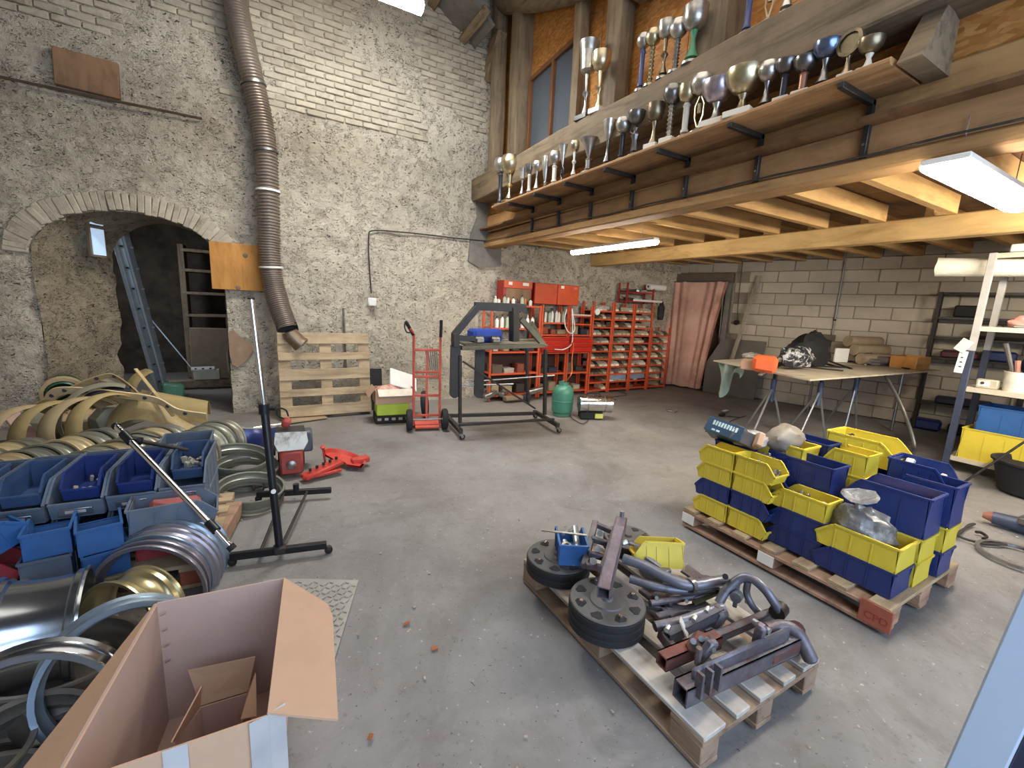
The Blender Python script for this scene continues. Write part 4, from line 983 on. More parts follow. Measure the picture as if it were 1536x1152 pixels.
for p in(fl_,fr_,bl_,br_):
    q=MB().box(p+Vector((0,0,-.035)),(.05,.05,.02)).bar(p+Vector((0,.022,-.04)),p+Vector((0.02,.022,-.075)),.004,.03).bar(p+Vector((0,-.022,-.04)),p+Vector((0.02,-.022,-.075)),.004,.03).build('castor',M['steel'],T,True)
    MB().cyl(p+Vector((.02,-.014,-.068)),p+Vector((.02,.014,-.068)),.032,n=14).build('castor_wheel',M['rubber'],q,True)
# bench level (z about 1.1) and uprights
fb(fp(690,533),fp(690,634),.035,name='upright'); fb(fp(818,524),fp(817,622,.05),.04,name='upright'); fb(fp(790,520,.5),fp(792,606,.5),.035,name='upright')
fb(fp(694,542),fp(803,613,.1),.022,name='diagonal_rod')
for px,d,w in((684,.0,.115),(721,.28,.12)):
    t_=fp(px,518,d); b_=fp(px,590,d)
    mb=MB(); n=10; h=t_.z-b_.z
    prof=[(-w/2,0),(w/2,0),(w/2,-h)]+[(w/2*math.cos(a),-h-w/2*math.sin(a)) for a in [PI*i/8 for i in range(1,8)]]+[(-w/2,-h)]
    Mx=Matrix.Translation(t_)@Matrix(((fd.x,0,fn_.x,0),(fd.y,0,fn_.y,0),(0,1,0,0),(0,0,0,1)))
    mb.prism(prof,.035,Mx); mb.build('hanging_channel',bs,T,True)
fb(fp(692,522),fp(815,518),.05,.075,'bench_beam',ol,up=fn_); fb(fp(700,514,.45),fp(812,511,.45),.05,.075,'bench_beam',ol,up=fn_)
fb(fp(697,518,.2),fp(805,515,.2),.02,.30,'bench_board',ol,up=(0,0,1)) if False else MB().box((fp(697,517,.22)+fp(806,514,.22))/2,(1.06,.42,.03),R3(0,0,math.atan2(fd.y,fd.x)),b=.004).build('bench_board',ol,T,True)
fb(fp(683,500),fp(683,520),.09,.07,'post'); fb(fp(681,503),fp(718,458),.085,.07,'brace'); fb(fp(712,459),fp(788,462),.095,.08,'top_beam',up=fn_)
fb(fp(771,461),fp(771,512),.12,.08,'post'); fb(fp(684,507),fp(712,508),.06,.06,'short_beam',up=fn_)
fb(fp(781,478,.02),fp(815,517,.02),.07,.06,'strut',ol); fb(fp(796,483,.35),fp(812,512,.3),.07,.06,'strut',ol)
T2=thing('blue_cloth_box','blue fabric box lying on the bench of the rolling frame','box',fp(727,512,.25)); p=fp(727,504,.25)
MB().box(p+Vector((0,0,.01)),(.38,.26,.16),b=.03).jitter(.02,8,2).build('body',mat('blue_canvas',sr(30,62,150),.7,bump=.2),T2,True); MB().box(p+Vector((0,-.14,-.01)),(.30,.01,.05),b=.004).build('strap',M['bbin'],T2,True)
for i,px in enumerate((719,743)):
    p=fp(px,512,.02); mb=MB().cyl(p-fd*.05+Vector((0,0,.035)),p+fd*.04+Vector((0,0,.035)),.032,n=12).box(p+Vector((0,0,.012)),(.10,.08,.05),b=.008); single(mb,'clamp_jaw',M['steel'],['steel clamp on the bench front below the blue box, left one','steel clamp on the bench front below the blue box, right one'][i],'clamp')
single(MB().cyl(fp(698,573,.35),fp(832,563,.35),.010,n=8).cyl(fp(692,578,.3),fp(770,576,.3),.010,n=8),'steel_rods',M['galv'],'two long thin steel rods laid across the rolling frame','rods')
# scrap under the frame
for i in range(10):
    p=atz(random.uniform(735,815),random.uniform(596,606),0); mb=MB().box((p.x,p.y+.2,.06+.05*(i%3)),(random.uniform(.15,.35),.12,.08),R3(random.uniform(-.2,.2),random.uniform(-.3,.3),random.uniform(-.7,.7)),b=.015).jitter(.015,7,i)
    single(mb,'scrap_part',random.choice([bm_[0],bm_[2],bm_[4],M['steel']]),ORD[i]+' dusty scrap piece of the heap on the floor behind the rolling frame','metal part','scrap heaped behind the rolling frame')
# gas bottle
gp=Vector((3.93,5.22,0)); gmt=mat('green_gas_bottle',sr(58,128,104),.4,var=.12,dust=.2)
T=thing('gas_bottle','teal green gas bottle standing right of the rolling frame','gas bottle',gp)
MB().lathe([(0,.03),(.12,.03),(.155,.06),(.162,.10),(.162,.34),(.15,.40),(.11,.45),(.04,.475),(0,.475)],28).build('body',gmt,T)
MB().lathe([(.13,0),(.135,0),(.135,.05),(.13,.05)],24).build('foot_ring',gmt,T); MB().lathe([(.163,.215),(.166,.22),(.166,.23),(.163,.235)],28).build('seam',gmt,T)
MB().cyl((0,0,.47),(0,0,.53),.022,n=10).cyl((-.05,0,.515),(.04,0,.515),.014,n=8).build('valve',M['steel'],T)
MB().lathe([(.075,.46),(.075,.51),(.07,.51),(.07,.46)],16,None,.6,5.6).build('collar',gmt,T)
single(MB().tube(catmull([gp+Vector((.03,-.02,.52)),gp+Vector((.06,-.1,.66)),aty(858,540,5.6),aty(860,515,6.1),aty(852,520,6.25)],8),.008,6),'gas_hose',mat('orange_hose',sr(196,100,50),.5),'orange gas hose rising from the green bottle towards the drawers','hose')
hp_=Vector((4.20,4.92,0)); hd=Vector((.92,-.39,0)).normalized()
T=thing('gas_heater','shiny stainless gas cannon heater on a black base with yellow sticker','heater',(4.28,4.86,0))
c0=Vector((4.04,4.98,.22)); c1=c0+hd*.50
Mx=Matrix.Translation(c0)@along(c0,c1).to_4x4()
MB().lathe([(.06,.0),(.12,.01),(.125,.03),(.125,.47),(.128,.5),(.118,.5),(.112,.05),(0,.05)],28,Mx).build('barrel',mat('brushed_stainless',(.72,.71,.70),.18,1,var=.06),T,True)
for z in(.12,.38): MB().lathe([(.126,z),(.129,z),(.129,z+.012),(.126,z+.012)],28,Mx).build('seam_band',M['steel'],T,True)
MB().box(c0+hd*.2+Vector((0,0,-.165)),(.34,.16,.10),R3(0,0,math.atan2(hd.y,hd.x)),b=.01).build('base',M['rubber'],T,True)
MB().box(c0+hd*.3+Vector((-.03,-.085,-.165)),(.12,.006,.07),R3(0,0,math.atan2(hd.y,hd.x))).build('sticker',mat('yellow_sticker',sr(206,210,110),.5),T,True)
MB().tube(catmull([c0+hd*.12+Vector((0,0,.12)),c0+hd*.15+Vector((0,0,.17)),c0+hd*.3+Vector((0,0,.17)),c0+hd*.33+Vector((0,0,.12))],4),.010,6).build('handle',M['rubber'],T,True)
single(MB().tube(catmull([atz(850,618,.01),atz(862,630,.01),atz(880,633,.01),atz(900,600,.01),atz(940,592,.01),atz(915,585,.01),atz(893,592,.01),atz(925,600,.01)],6),.006,5),'floor_cable',M['cable'],'thin cable curled on the floor between the gas bottle and the red racks','cable')
single(MB().tube(catmull([atz(1008,617,.01),atz(1000,615,.01),atz(1006,613,.01),atz(1016,615,.01),atz(1012,618,.01)],5),.008,5),'tape_ring',M['galv'],'small pale ring lying on the open floor before the curtain','ring')
T=thing('extension_plug','black cable end with plug lying on the floor left of the table','cable',atz(1083,620,0))
MB().tube(catmull([atz(x,y,.012) for x,y in((1090,624),(1110,626),(1118,624),(1096,632),(1090,642),(1078,648),(1058,647))],6),.007,6).build('cord',M['rubber'],T,True); p=atz(1083,622,.02); MB().box(p,(.14,.07,.04),R3(0,0,.3),b=.01).build('plug',M['rubber'],T,True)
single(MB().box(atz(1088,616,.012),(.16,.06,.012),R3(0,0,.2),b=.004),'pale_offcut',M['white'],'small pale flat piece on the floor behind the cable plug','offcut')
# ------------------------------------------------------------------ small engine and red guard
e=Vector((.20,4.35,0))
T=thing('engine','small dirty engine with white cover and red flange standing on the floor','engine',e,-.05)
er=mat('engine_red',sr(164,52,40),.5,var=.2,dust=.25); ew=mat('engine_white_cover',sr(196,196,190),.5,var=.15,c2=sr(120,110,100)); ed=mat('engine_dark',sr(66,64,62),.5,.4,var=.35,scale=14)
MB().box((0,-.17,.13),(.19,.06,.22),b=.02).build('flange',er,T); MB().lathe([(0,0),(.035,0),(.04,.02),(.02,.03),(0,.03)],16,Matrix.Translation((0,-.2,.12))@Matrix.Rotation(PI/2,4,'X')).build('shaft_bearing',M['steel'],T)
mb=MB(); mb.prism([(-.13,.0),(-.10,-.07),(.10,-.07),(.14,.0),(.13,.09),(-.12,.10)],.09,Matrix.Translation((0,-.08,.27))@Matrix.Rotation(1.1,4,'X')); mb.build('cover',ew,T)
for i in range(6): MB().box((-.0,.06+i*.001,.22+i*.03),(.24,.2,.012),b=.004).build('cooling_fin',ed,T)
MB().box((0,.08,.12),(.22,.22,.22),b=.03).build('crankcase',ed,T); MB().box((.14,.10,.25),(.09,.16,.2),b=.015).build('muffler',mat('muffler_grey',sr(90,92,98),.5,.3,var=.2),T)
MB().cyl((-.13,.05,.22),(-.16,.05,.22),.08,n=16).build('recoil_starter',ed,T)
MB().box((-.03,.06,.44),(.07,.08,.08),R3(.3,.3,0),b=.015).build('carburettor',er,T); MB().tube(catmull([(-.04,.06,.47),(-.10,.05,.52),(-.09,.05,.58),(-.03,.05,.56),(-.01,.05,.50)],5),.008,6).build('fuel_hose',M['rubber'],T)
T=thing('red_guard','red metal blade guard lying on the floor right of the small engine','guard',(.50,4.14,0),-.1)
gr=mat('guard_red',sr(196,60,44),.5,var=.2,dust=.3,dustc=sr(120,80,76))
MB().lathe([(.04,.02),(.19,.05),(.20,.10),(.185,.10),(.17,.065),(.04,.035)],16,Matrix.Translation((.10,.06,.03))@Matrix.Rotation(.35,4,'Y'),-.5,2.9).build('fan_shell',gr,T)
MB().bar((-.22,-.14,.03),(.10,.02,.10),.12,.04,.01).bar((-.22,-.16,.03),(.10,-.05,.04),.05,.03,.008).build('arm',gr,T)
for i in range(5): MB().cyl((-.16+i*.055,-.115+i*.028,.075+i*.012),(-.16+i*.055,-.115+i*.028,.10+i*.012),.012,n=8).build('rivet',M['rubber'],T)
MB().bar((.20,.10,.05),(.36,.13,.06),.09,.05,.008).build('bracket',gr,T); MB().cyl((-.03,.12,.03),(-.05,.12,.20),.01,n=8).lathe([(0,-.03),(.03,0),(0,.03)],10,Matrix.Translation((-.05,.12,.21))).build('knob',gr,T)
# ================================================================== RIGHT SIDE: table, racks, bin pallet
ZT=.93
tt=MB(); A_=atz(1070,540,.95); B_=atz(1215,569,.95); C_=Vector((8.84,2.44,.95)); D_=Vector((8.62,4.2,.95))
poly=[(p.x,p.y) for p in(A_,B_.lerp(A_,.03),B_,B_.lerp(C_,.02),C_,D_)]
T=thing('work_table','long pale plywood work table on trestles before the block wall','table',(7.0,3.2,0))
tt.prism(poly,.018,Matrix.Translation((0,0,ZT))); tt.build('table_top',mat('worn_table_top',sr(196,184,160),.6,var=.12,scale=4,c2=sr(150,134,110),lo=.52,hi=.7,world=True,rnd=0),T,True)
tb=mat('blue_trestle',sr(66,80,112),.5,.3,var=.25,dust=.3)
for i,(f1,f2,ap) in enumerate((((1125,660),(1173,652),(1162,566)),((1193,668),(1237,657),(1233,569)),((1266,648),(1284,646),(1287,564)))):
    a,b=atz(*f1,0),atz(*f2,0); m_=(a+b)/2; m_.z=ZT-.03; dd=Vector((.25,.5,0)) 
    q=onpl(ap[0],ap[1],m_,(m_-Vector((0,0,CH))).normalized()*1.0); top=Vector((m_.x,m_.y,ZT-.02)); top=q.copy(); top.z=ZT-.01
    g=MB().cyl(top,top+Vector((0,0,-.16)),.022,n=10).build('trestle_head',M['black'],T,True)
    MB().cyl(top+Vector((0,0,-.12)),top+Vector((0,0,-.42)),.034,.026,n=10).build('trestle_sleeve',tb,T,True)
    j=top+Vector((0,0,-.22))
    for e_ in(a,b,m_+dd*.9): 
        e2=Vector((e_.x,e_.y,.0)); MB().cyl(j,e2,.014,n=8).build('trestle_leg',M['galv'],T,True)
MB().tube(catmull([Vector((7.45,2.62,.92)),Vector((7.3,2.3,.5)),atz(1372,672,.05),atz(1355,678,.03),atz(1320,668,.03),atz(1283,660,.03)],6),.022,8).build('bent_tube_leg',M['steel'],T,True)
MB().cyl((8.3,2.7,.93),(8.3,2.7,0),.02,n=8).build('table_leg',M['steel'],T,True); MB().cyl((8.3,3.9,.93),(8.3,3.9,0),.02,n=8).build('table_leg',M['steel'],T,True)
tz=ZT+.018
def T3(px,py,h=0): return atz(px,py,tz+h)
bk_=mat('black_cloth',sr(26,25,26),.8,var=.3); grn=mat('pale_green_rag',sr(148,162,148),.85,var=.15)
crumpled('black_bag',bk_,T3(1208,548),(.84,.40,.52),'black bag with white print heaped on the left part of the table','bag',seed=11,a=.35)
crumpled('white_print_cloth',mat('black_white_cloth',sr(190,188,184),.8,var=.2,scale=18,c2=sr(30,30,32),lo=.42,hi=.5),T3(1193,549,.04),(.62,.30,.30),'black and white patterned cloth in front of the black bag','cloth',seed=14,a=.3)
T=MB().box(T3(1147,546,.10),(.20,.26,.20),R3(0,0,.5),b=.04).jitter(.015,9); single(T,'orange_packet',mat('orange_packet',sr(240,110,60),.5,var=.12),'bright orange packet on the left end of the table','packet')
T=MB().box(T3(1128,547,.06),(.26,.24,.12),R3(0,0,.5),b=.01); single(T,'small_carton',M['card'],'small beige carton at the left end of the table beside the orange packet','carton')
crumpled('white_rag',M['white'],T3(1128,537,.0),(.36,.25,.10),'whitish rag behind the small carton on the table','cloth',seed=4)
crumpled('paper_heap',M['white'],T3(1165,540,0),(.4,.3,.05),'low heap of white paper between the orange packet and the black bag','paper',seed=6)
T=thing('hanging_rag','pale green rag hanging under the left edge of the table','rag',atz(1128,560,.6))
pr_=T.location
MB().sheet(lambda u,v:Vector((5.75+.05*math.sin(u*12+v*3)-.10*(u-.5)*v,3.98-.42*u+.10*(u-.5)*v,.93-.50*v*(.6+.4*math.sin(u*5+.6)))),22,14,.004).build('cloth',grn,T,True)
single(MB().bar(T3(1140,562,-.0)+Vector((0,0,-.004)),T3(1178,541,.02),.045,.02,.004),'flat_bar',M['steel'],'flat metal bar sticking out over the left front edge of the table','bar')
def tool(px1,py1,px2,py2,w,label,m=None,k=0):
    a,b=T3(px1,py1,.012),T3(px2,py2,.012); mb=MB().bar(a,b,w,.018,.004); d=(b-a).normalized()
    if k==0: mb.box(a,(w*2.6,w*1.6,.03),R3(0,0,math.atan2(d.y,d.x)),b=.008)
    if k==1: mb.cyl(a-d*.02,a+d*.12,w*.9,n=8)
    if k==2: mb.lathe([(w*.6,-.01),(w*1.5,-.01),(w*1.5,.01),(w*.6,.01)],12,Matrix.Translation(b))
    return single(mb,'hand_tool',m or M['black'],label,'tool','hand tools on the work table')
tool(1205,550,1265,556,.02,'long thin tool in front of the black bag on the table',k=0)
tool(1218,549,1272,551,.03,'dark tool handle lying just behind the long thin tool')
tool(1240,540,1278,553,.025,'dark bar slanting right of the black bag',k=1)
tool(1228,543,1262,551,.04,'thick dark grip beside the black bag on the table',k=1)
tool(1258,541,1290,543,.03,'dark pliers left of the round tin',k=1)
tool(1275,541,1298,547,.02,'small spanner in the middle of the table',M['steel'],2)
tool(1308,546,1370,553,.04,'long dark saw-like tool at the front right of the table',k=0)
tool(1318,548,1345,550,.02,'small dark rod in front of the grey cloth heap',k=2)
tool(1338,549,1364,553,.03,'dark handle under the brick-coloured moulds',k=1)
T=MB().box(T3(1260,533,.08),(.30,.03,.20),R3(0,0,-.4)).build('x',M['white']); 
bpy.data.objects.remove(T); single(MB().box(T3(1262,533,.12),(.26,.03,.22),R3(0,0,-.3),b=.005),'white_card',M['white'],'small white card standing on the far edge of the table','card')
single(MB().lathe([(0,0),(.13,0),(.13,.05),(.12,.055),(0,.055)],20,Matrix.Translation(T3(1261,535,0))),'round_tin',M['steel'],'flat round grey tin on the far edge of the table below the switch box','tin')
crumpled('grey_cloth',mat('grey_cloth',sr(100,92,86),.85,var=.25),T3(1318,547,0),(.85,.4,.18),'grey cloth heap with tools in the right middle of the table','cloth',seed=21)
crumpled('brown_glove',mat('brown_leather',sr(88,66,52),.8,var=.2),T3(1300,541,.06),(.26,.16,.14),'brown leather glove on the grey cloth heap','glove',seed=22)
T=thing('mould_block','stack of dusty brown cylindrical moulds leaning at the right of the table','mould',T3(1385,535,0))
mo=mat('dusty_brown_mould',sr(150,130,104),.85,var=.15,bump=.3)
for i in range(3):
    c=Vector((8.40,3.08,tz+.09))+Vector((-.02,.02,0))*i+Vector((.10*i,.12*i,.125*i)); MB().cyl(c+Vector((-.32,.1,0)),c+Vector((.28,-.10,0)),.085,n=16).build('roller',mo,T,True)
MB().box((8.52,3.28,tz+.16),(.6,.03,.42),R3(-.75,0,-.3),b=.01).build('backing_board',mo,T,True)
T=thing('wooden_box','light wooden box on the right front corner of the table','box',(8.56,2.7,tz))
MB().box((8.56,2.58,tz+.09),(.5,.02,.18),b=.003).build('front_panel',wood('light_box_wood',sr(206,158,96),sr(176,124,66),0),T,True)
for (c,d) in(((8.56,2.88,tz+.09),(.5,.02,.18)),((8.32,2.73,tz+.09),(.02,.3,.18)),((8.82,2.73,tz+.09),(.02,.3,.18)),((8.56,2.73,tz+.01),(.5,.3,.02))): MB().box(c,d,b=.002).build('panel',M['ply'],T,True)
# ------------------------------------------------------------------ black rack against the block wall
T=thing('black_rack','black slotted-angle rack against the block wall behind the table end','rack',wr(4.9,.2,0))
for a in(4.42,5.45):
    for o_ in(.04,.32): MB().bar(wr(a,o_,0),wr(a,o_,2.10),.045,.03,.002,(1,0,0)).build('upright',M['black'],T,True)
for z in(2.08,1.72,1.42,1.12,.42): MB().box(wr(4.93,.18,z),(1.03,.28,.035),R3(0,0,angW),b=.003).build('shelf_board',M['black'],T,True)
def onrack(x,z,d,m,label,cat,nm,b=.02,off=.18,j=.008): return single(MB().box(wr(x,off,z+d[2]/2),d,R3(0,0,angW),b=b).jitter(j,8,int(x*10)),nm,m,label,cat)
onrack(4.72,1.74,(.26,.25,.17),bk_,'black case on the second shelf of the black rack','case','black_case')
onrack(5.1,1.44,(.55,.25,.15),bm_[0],'dark bundle on the middle shelf of the black rack','bundle','dark_bundle',.05)
onrack(4.75,1.14,(.4,.3,.10),mat('maroon_box',sr(84,42,44),.6),'flat maroon box on the fourth shelf of the black rack','box','flat_box')
onrack(5.15,1.14,(.34,.3,.14),M['bbin'],'blue box beside the flat maroon box on the black rack','box','blue_box')
onrack(4.55,.0,(.36,.25,.16),M['bbin'],'low blue tub on the floor under the black rack','tub','blue_tub',.03)
onrack(5.0,.0,(.4,.25,.14),bk_,'dark box on the floor under the black rack, right of the blue tub','box','dark_box',.03)
onrack(4.9,.44,(.6,.26,.10),bm_[4],'dark blue tray on the lowest shelf of the black rack','tray','dark_tray',.02)
# ------------------------------------------------------------------ near right rack
T=thing('grey_rack','grey and white slotted-angle rack at the right edge of the picture','rack',(6.98,1.0,0))
pst=mat('pale_rack_post',sr(186,182,176),.5,.3,var=.12); pdk=mat('blue_grey_rack_post',sr(64,70,88),.5,.3,var=.2)
for x in(6.73,7.25):
    for y in(1.65,.15):
        MB().bar((x,y,1.35),(x,y,2.38),.06,.04,.003,(1,0,0)).build('upright_upper',pst,T,True); MB().bar((x,y,0),(x,y,1.35),.06,.04,.003,(1,0,0)).build('upright_lower',pdk,T,True)
for z in(.15,.94,1.60,2.36): 
    MB().box((6.99,.9,z),(.52,1.54,.02)).box((6.735,.9,z-.01),(.012,1.5,.05)).build('shelf_board',mat('rack_board_%d'%int(z*100),sr(196,186,164),.7,var=.12),T,True)
big=storage_bin(.62,.42,.34,M['ybin'],'big faded yellow bin on the bottom shelf of the grey rack',(6.95,1.27,.16),-PI/2,None)
storage_bin(.62,.40,.30,M['sbin'],'big blue bin stacked on the yellow bin of the grey rack',(7.02,1.20,.46),-PI/2,None)
p=Vector((6.93,1.30,.95)); T=thing('paint_bucket','white paint-splashed bucket holding brushes on the middle shelf of the grey rack','bucket',p)
MB().lathe([(0,0),(.095,0),(.112,.20),(.116,.20),(.116,.21),(.106,.21),(.09,.012),(0,.012)],22).build('body',mat('splashed_white_bucket',sr(206,200,186),.6,var=.15,c2=sr(150,140,124)),T)
for i,(a,b,m_) in enumerate((((0,.02,.1),(-.05,.14,.50),M['steel']),((.02,0,.1),(.06,-.30,.36),M['galv']),((-.02,.0,.1),(-.02,.03,.33),mat('brush_pink',sr(170,120,104),.7)))):
    MB().cyl(a,b,.018,.024,n=8).build('brush_handle',m_,T)
T=thing('small_radio','small grey device with buttons left of the white bucket','device',(6.88,1.50,.95)); MB().box((0,0,.05),(.1,.17,.10),b=.01).build('body',bm_[5],T); MB().box((-.052,.02,.055),(.004,.09,.06)).build('face',M['white'],T); MB().cyl((-.054,.03,.06),(-.06,.03,.06),.016,n=10).build('knob',bm_[0],T)
single(MB().lathe([(0,0),(.11,0),(.115,.05),(.10,.055),(0,.05)],20,Matrix.Translation((6.90,1.03,.95))),'white_tub',M['white'],'low white round tub right of the bucket on the grey rack','tub')
crumpled('blue_jacket',mat('dark_blue_cloth',sr(30,46,80),.8,var=.3),(7.08,1.05,.97),(.4,.5,.62),'dark blue cloth heap behind the bucket on the grey rack','cloth',seed=31)
crumpled('pink_bag',mat('pinkish_bag',sr(206,150,138),.6,var=.15),(6.95,1.32,1.61),(.26,.3,.16),'pinkish crumpled bag on the upper shelf of the grey rack','bag',seed=33)
crumpled('white_crumpled_sheet',M['bag'],(6.85,1.15,1.61),(.2,.5,.06),'crumpled white film lying on the upper shelf of the grey rack','bag',seed=34)
single(MB().box((6.97,1.0,1.86),(.26,.42,.46),R3(0,.08,0),b=.01),'grey_case',mat('blue_grey_case',sr(140,146,160),.6,var=.08),'blue-grey box standing on the upper shelf of the grey rack','box')
T=thing('insulation_roll','woolly white roll sticking out from the top of the grey rack','roll',(7.05,1.7,2.20))
a,b=Vector((6.86,2.12,2.27)),Vector((7.0,1.1,2.22))
MB().cyl(a,b,.105,.085,n=20).jitter(.010,22).build('roll_body',mat('woolly_fleece',sr(226,220,200),.9,var=.1,bump=.5,bscale=40),T,True)
single(MB().box((6.98,.95,2.42),(.46,1.2,.09),R3(0,0,.03),b=.01),'white_shelf_panel',M['white'],'white panel lying on top of the grey rack','panel')
single(MB().box((6.9,1.22,2.515),(.3,.34,.1),b=.01),'grey_carton',mat('grey_carton',sr(132,128,124),.7),'grey box on top of the grey rack at the picture edge','box')
T=thing('paper_tag','white printed paper tag hanging on the post of the grey rack','tag',(6.70,1.70,1.10))
MB().box((6.69,1.70,1.22),(.004,.07,.24),R3(.06,0,0)).build('paper',M['white'],T,True); MB().box((6.685,1.71,1.40),(.01,.10,.14),R3(.5,0,0),b=.003).build('crumpled_top',M['white'],T,True)
for i in range(3): MB().box((6.686,1.70,1.17+i*.05),(.002,.02,.012)).build('print_mark',M['rubber'],T,True)
single(MB().cyl(Vector((6.45,.62,1.25)),Vector((6.05,1.35,.02)),.011,n=8),'leaning_rod',M['black'],'thin black rod leaning in front of the grey rack','rod')
T=thing('black_tub','round black tub on the floor under the grey rack','tub',(6.55,.95,0))
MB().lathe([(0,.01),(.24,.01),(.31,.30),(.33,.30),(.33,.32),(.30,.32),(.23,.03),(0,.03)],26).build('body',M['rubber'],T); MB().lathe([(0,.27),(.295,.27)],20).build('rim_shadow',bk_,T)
T=thing('brush_machine','blue-black drill-like machine with orange nose on the floor before the black tub','machine',atz(1495,785,0))
q=atz(1490,776,.06); r_=atz(1575,800,.06); MB().cyl(q,r_,.05,.07,n=14).jitter(.01,9).build('body',pdk,T,True); MB().cyl(q-(r_-q).normalized()*.06,q,.025,.045,n=12).build('nose',mat('orange_nose',sr(150,96,76),.5),T,True); MB().box((q+r_)/2+Vector((-.05,-.05,.06)),(.1,.12,.06),b=.01).build('switch_block',M['steel'],T,True)
single(MB().lathe([(.20,0),(.225,.0),(.225,.02),(.20,.02)],30,Matrix.Translation(atz(1530,838,.01))),'steel_ring',M['steel'],'thin bright steel ring on the floor at the right edge','ring')
single(MB().tube(catmull([atz(1425,806,.02),atz(1440,800,.02),atz(1452,788,.02),atz(1462,786,.02),atz(1448,792,.02),atz(1436,803,.02),atz(1470,814,.02),atz(1510,817,.02)],5),.009,6),'floor_cable',M['cable'],'dark cable lying on the floor right of the bin pallet','cable')
single(MB().tube(catmull([atz(1464,798,.02),atz(1472,799,.02),atz(1480,805,.02),atz(1475,808,.02)],4),.011,6),'hook',M['black'],'small dark hook on the floor near the black tub','hook')
# ------------------------------------------------------------------ bin pallet
BP=pallet(.97,1.29,'reddish wooden pallet carrying the yellow and blue bins',(3.245,1.395,0),0,M['pal_pink'],M['pal_pink'],7,M['pal'],skid='y')
for i,y in enumerate((.80,1.395,1.99)):
    if i: MB().box((2.757,y-.0,.07),(.006,.10,.07)).build('white_block_label',M['white'],BP,True)
    else: MB().box((2.758,y+.005,.075),(.012,.145,.125),b=.003).build('red_block_face',M['red_end'],BP,True)
def text(body,size,loc,rot,m,parent=None,name='lettering',ext=.0008):
    cu=bpy.data.curves.new(name,'FONT'); cu.body=body; cu.size=size; cu.extrude=ext; cu.align_x='CENTER'; cu.align_y='CENTER'
    tmp=bpy.data.objects.new('t',cu); C.objects.link(tmp); bpy.context.view_layer.update()
    me=bpy.data.meshes.new_from_object(tmp.evaluated_get(bpy.context.evaluated_depsgraph_get())); bpy.data.objects.remove(tmp)
    me.materials.clear(); me.materials.append(m); o=bpy.data.objects.new(name,me); C.objects.link(o); o.parent=parent
    if parent:
        Mm=pmat(parent).inverted()@Matrix.LocRotScale(Vector(loc),rot,None); o.location,q_,_s=Mm.decompose(); o.rotation_euler=q_.to_euler()
    else: o.location=loc; o.rotation_euler=rot
    return o
text('CPD',.055,(2.7515,.80,.062),Euler((PI/2,0,-PI/2)),mat('burnt_stamp',sr(140,52,34),.8),BP)
Y_,B_m='yellow','blue'
zb=.150
gY='yellow storage bins on the right pallet'; gB='blue storage bins on the right pallet'
def sb(col,L,Wd,H,x,y,z,face,label,fill=None,rot=0):
    m=M['ybin'] if col=='y' else M['bbin']
    return storage_bin(L,Wd,H,m,label,(x,y,z),(PI/2 if face=='+' else -PI/2 if face=='-' else 0)+rot,gY if col=='y' else gB,fill)
lv=['bottom','second','third','top']
small=mix_fill(bm_[3]); greyf=mix_fill(M['steel'],30,.02,.8); cardf=mix_fill(M['card'],16,.03,.9)
for i,c in enumerate('ybyy'): sb(c,.275,.16,.130,2.885,1.865,zb+i*.128,'+','%s bin, %s of the four-high corner stack farthest along the pallet edge'%({'y':'yellow','b':'blue'}[c],lv[i]))
for i,c in enumerate('ybyy'): sb(c,.275,.16,.130,2.89,1.58,zb+i*.128,'-','%s bin, %s of the second four-high stack along the pallet edge'%({'y':'yellow','b':'blue'}[c],lv[i]),greyf if i>1 else None)
for i,c in enumerate('bby'): sb(c,.33,.17,.127,2.95,1.315,zb+i*.125,'+','%s bin, %s of the three-high stack in the middle of the pallet edge'%({'y':'yellow','b':'blue'}[c],('bottom','middle','top')[i]),greyf if i==2 else None)
for i,c in enumerate('by'): sb(c,.40,.23,.143,2.965,.985,zb+i*.141,'+','%s long bin %s the plastic bag at the near end of the pallet'%(({'y':'yellow','b':'blue'}[c],'holding' if c=='y' else 'under the one holding')) if c=='y' else 'blue long bin at the near end, below the bag bin')
# second and third rows
sb('y',.33,.17,.14,3.14,1.30,zb,'+','yellow bin at the bottom behind the three-high stack')
for i,c in enumerate('bb'): sb(c,.36,.20,.20,3.16,1.42-.01,.31+i*.175 if i else .155,'+','%s deep blue bin behind the three-high stack'%('upper' if i else 'lower'))
for i,c in enumerate('bbbb'): sb(c,.28,.14,.130,3.05,1.86,zb+i*.128,'-','blue bin, %s in the stack behind the far corner stack'%lv[i],cardf if i==3 else None)
for i,c in enumerate('yybb'): sb(c,.36,.15,.130,3.07,1.60 if i<3 else 1.66,zb+i*.128,'-','%s bin, %s in the stack behind the second four-high stack'%({'y':'yellow','b':'blue'}[c],lv[i]),greyf if i==3 else None)
for i,c in enumerate('bbby'): sb(c,.36,.22,.145,3.30,1.66,zb+i*.142,'+','%s bin, %s in the inner stack holding the cloudy bag'%({'y':'yellow','b':'blue'}[c],lv[i]))
for i,c in enumerate('yyyy'): sb(c,.34,.17,.145,3.27 if i<3 else 3.22,1.98 -.13,zb+i*.14+.0,'+','yellow bin, %s of the inner far stack beside the blue stack'%lv[i],cardf if i==3 else None)
for i,c in enumerate('yyyb'): sb(c,.36,.17,.145,3.52,1.62,zb+i*.145,'+','%s bin, %s in the stack behind the cloudy bag'%({'y':'yellow','b':'blue'}[c],lv[i]))
for i,c in enumerate('yyyy'): sb(c,.25,.18,.155,3.42,1.29,zb+i*.150 ,'+','yellow bin, %s of the square stack in the middle of the pallet'%lv[i])
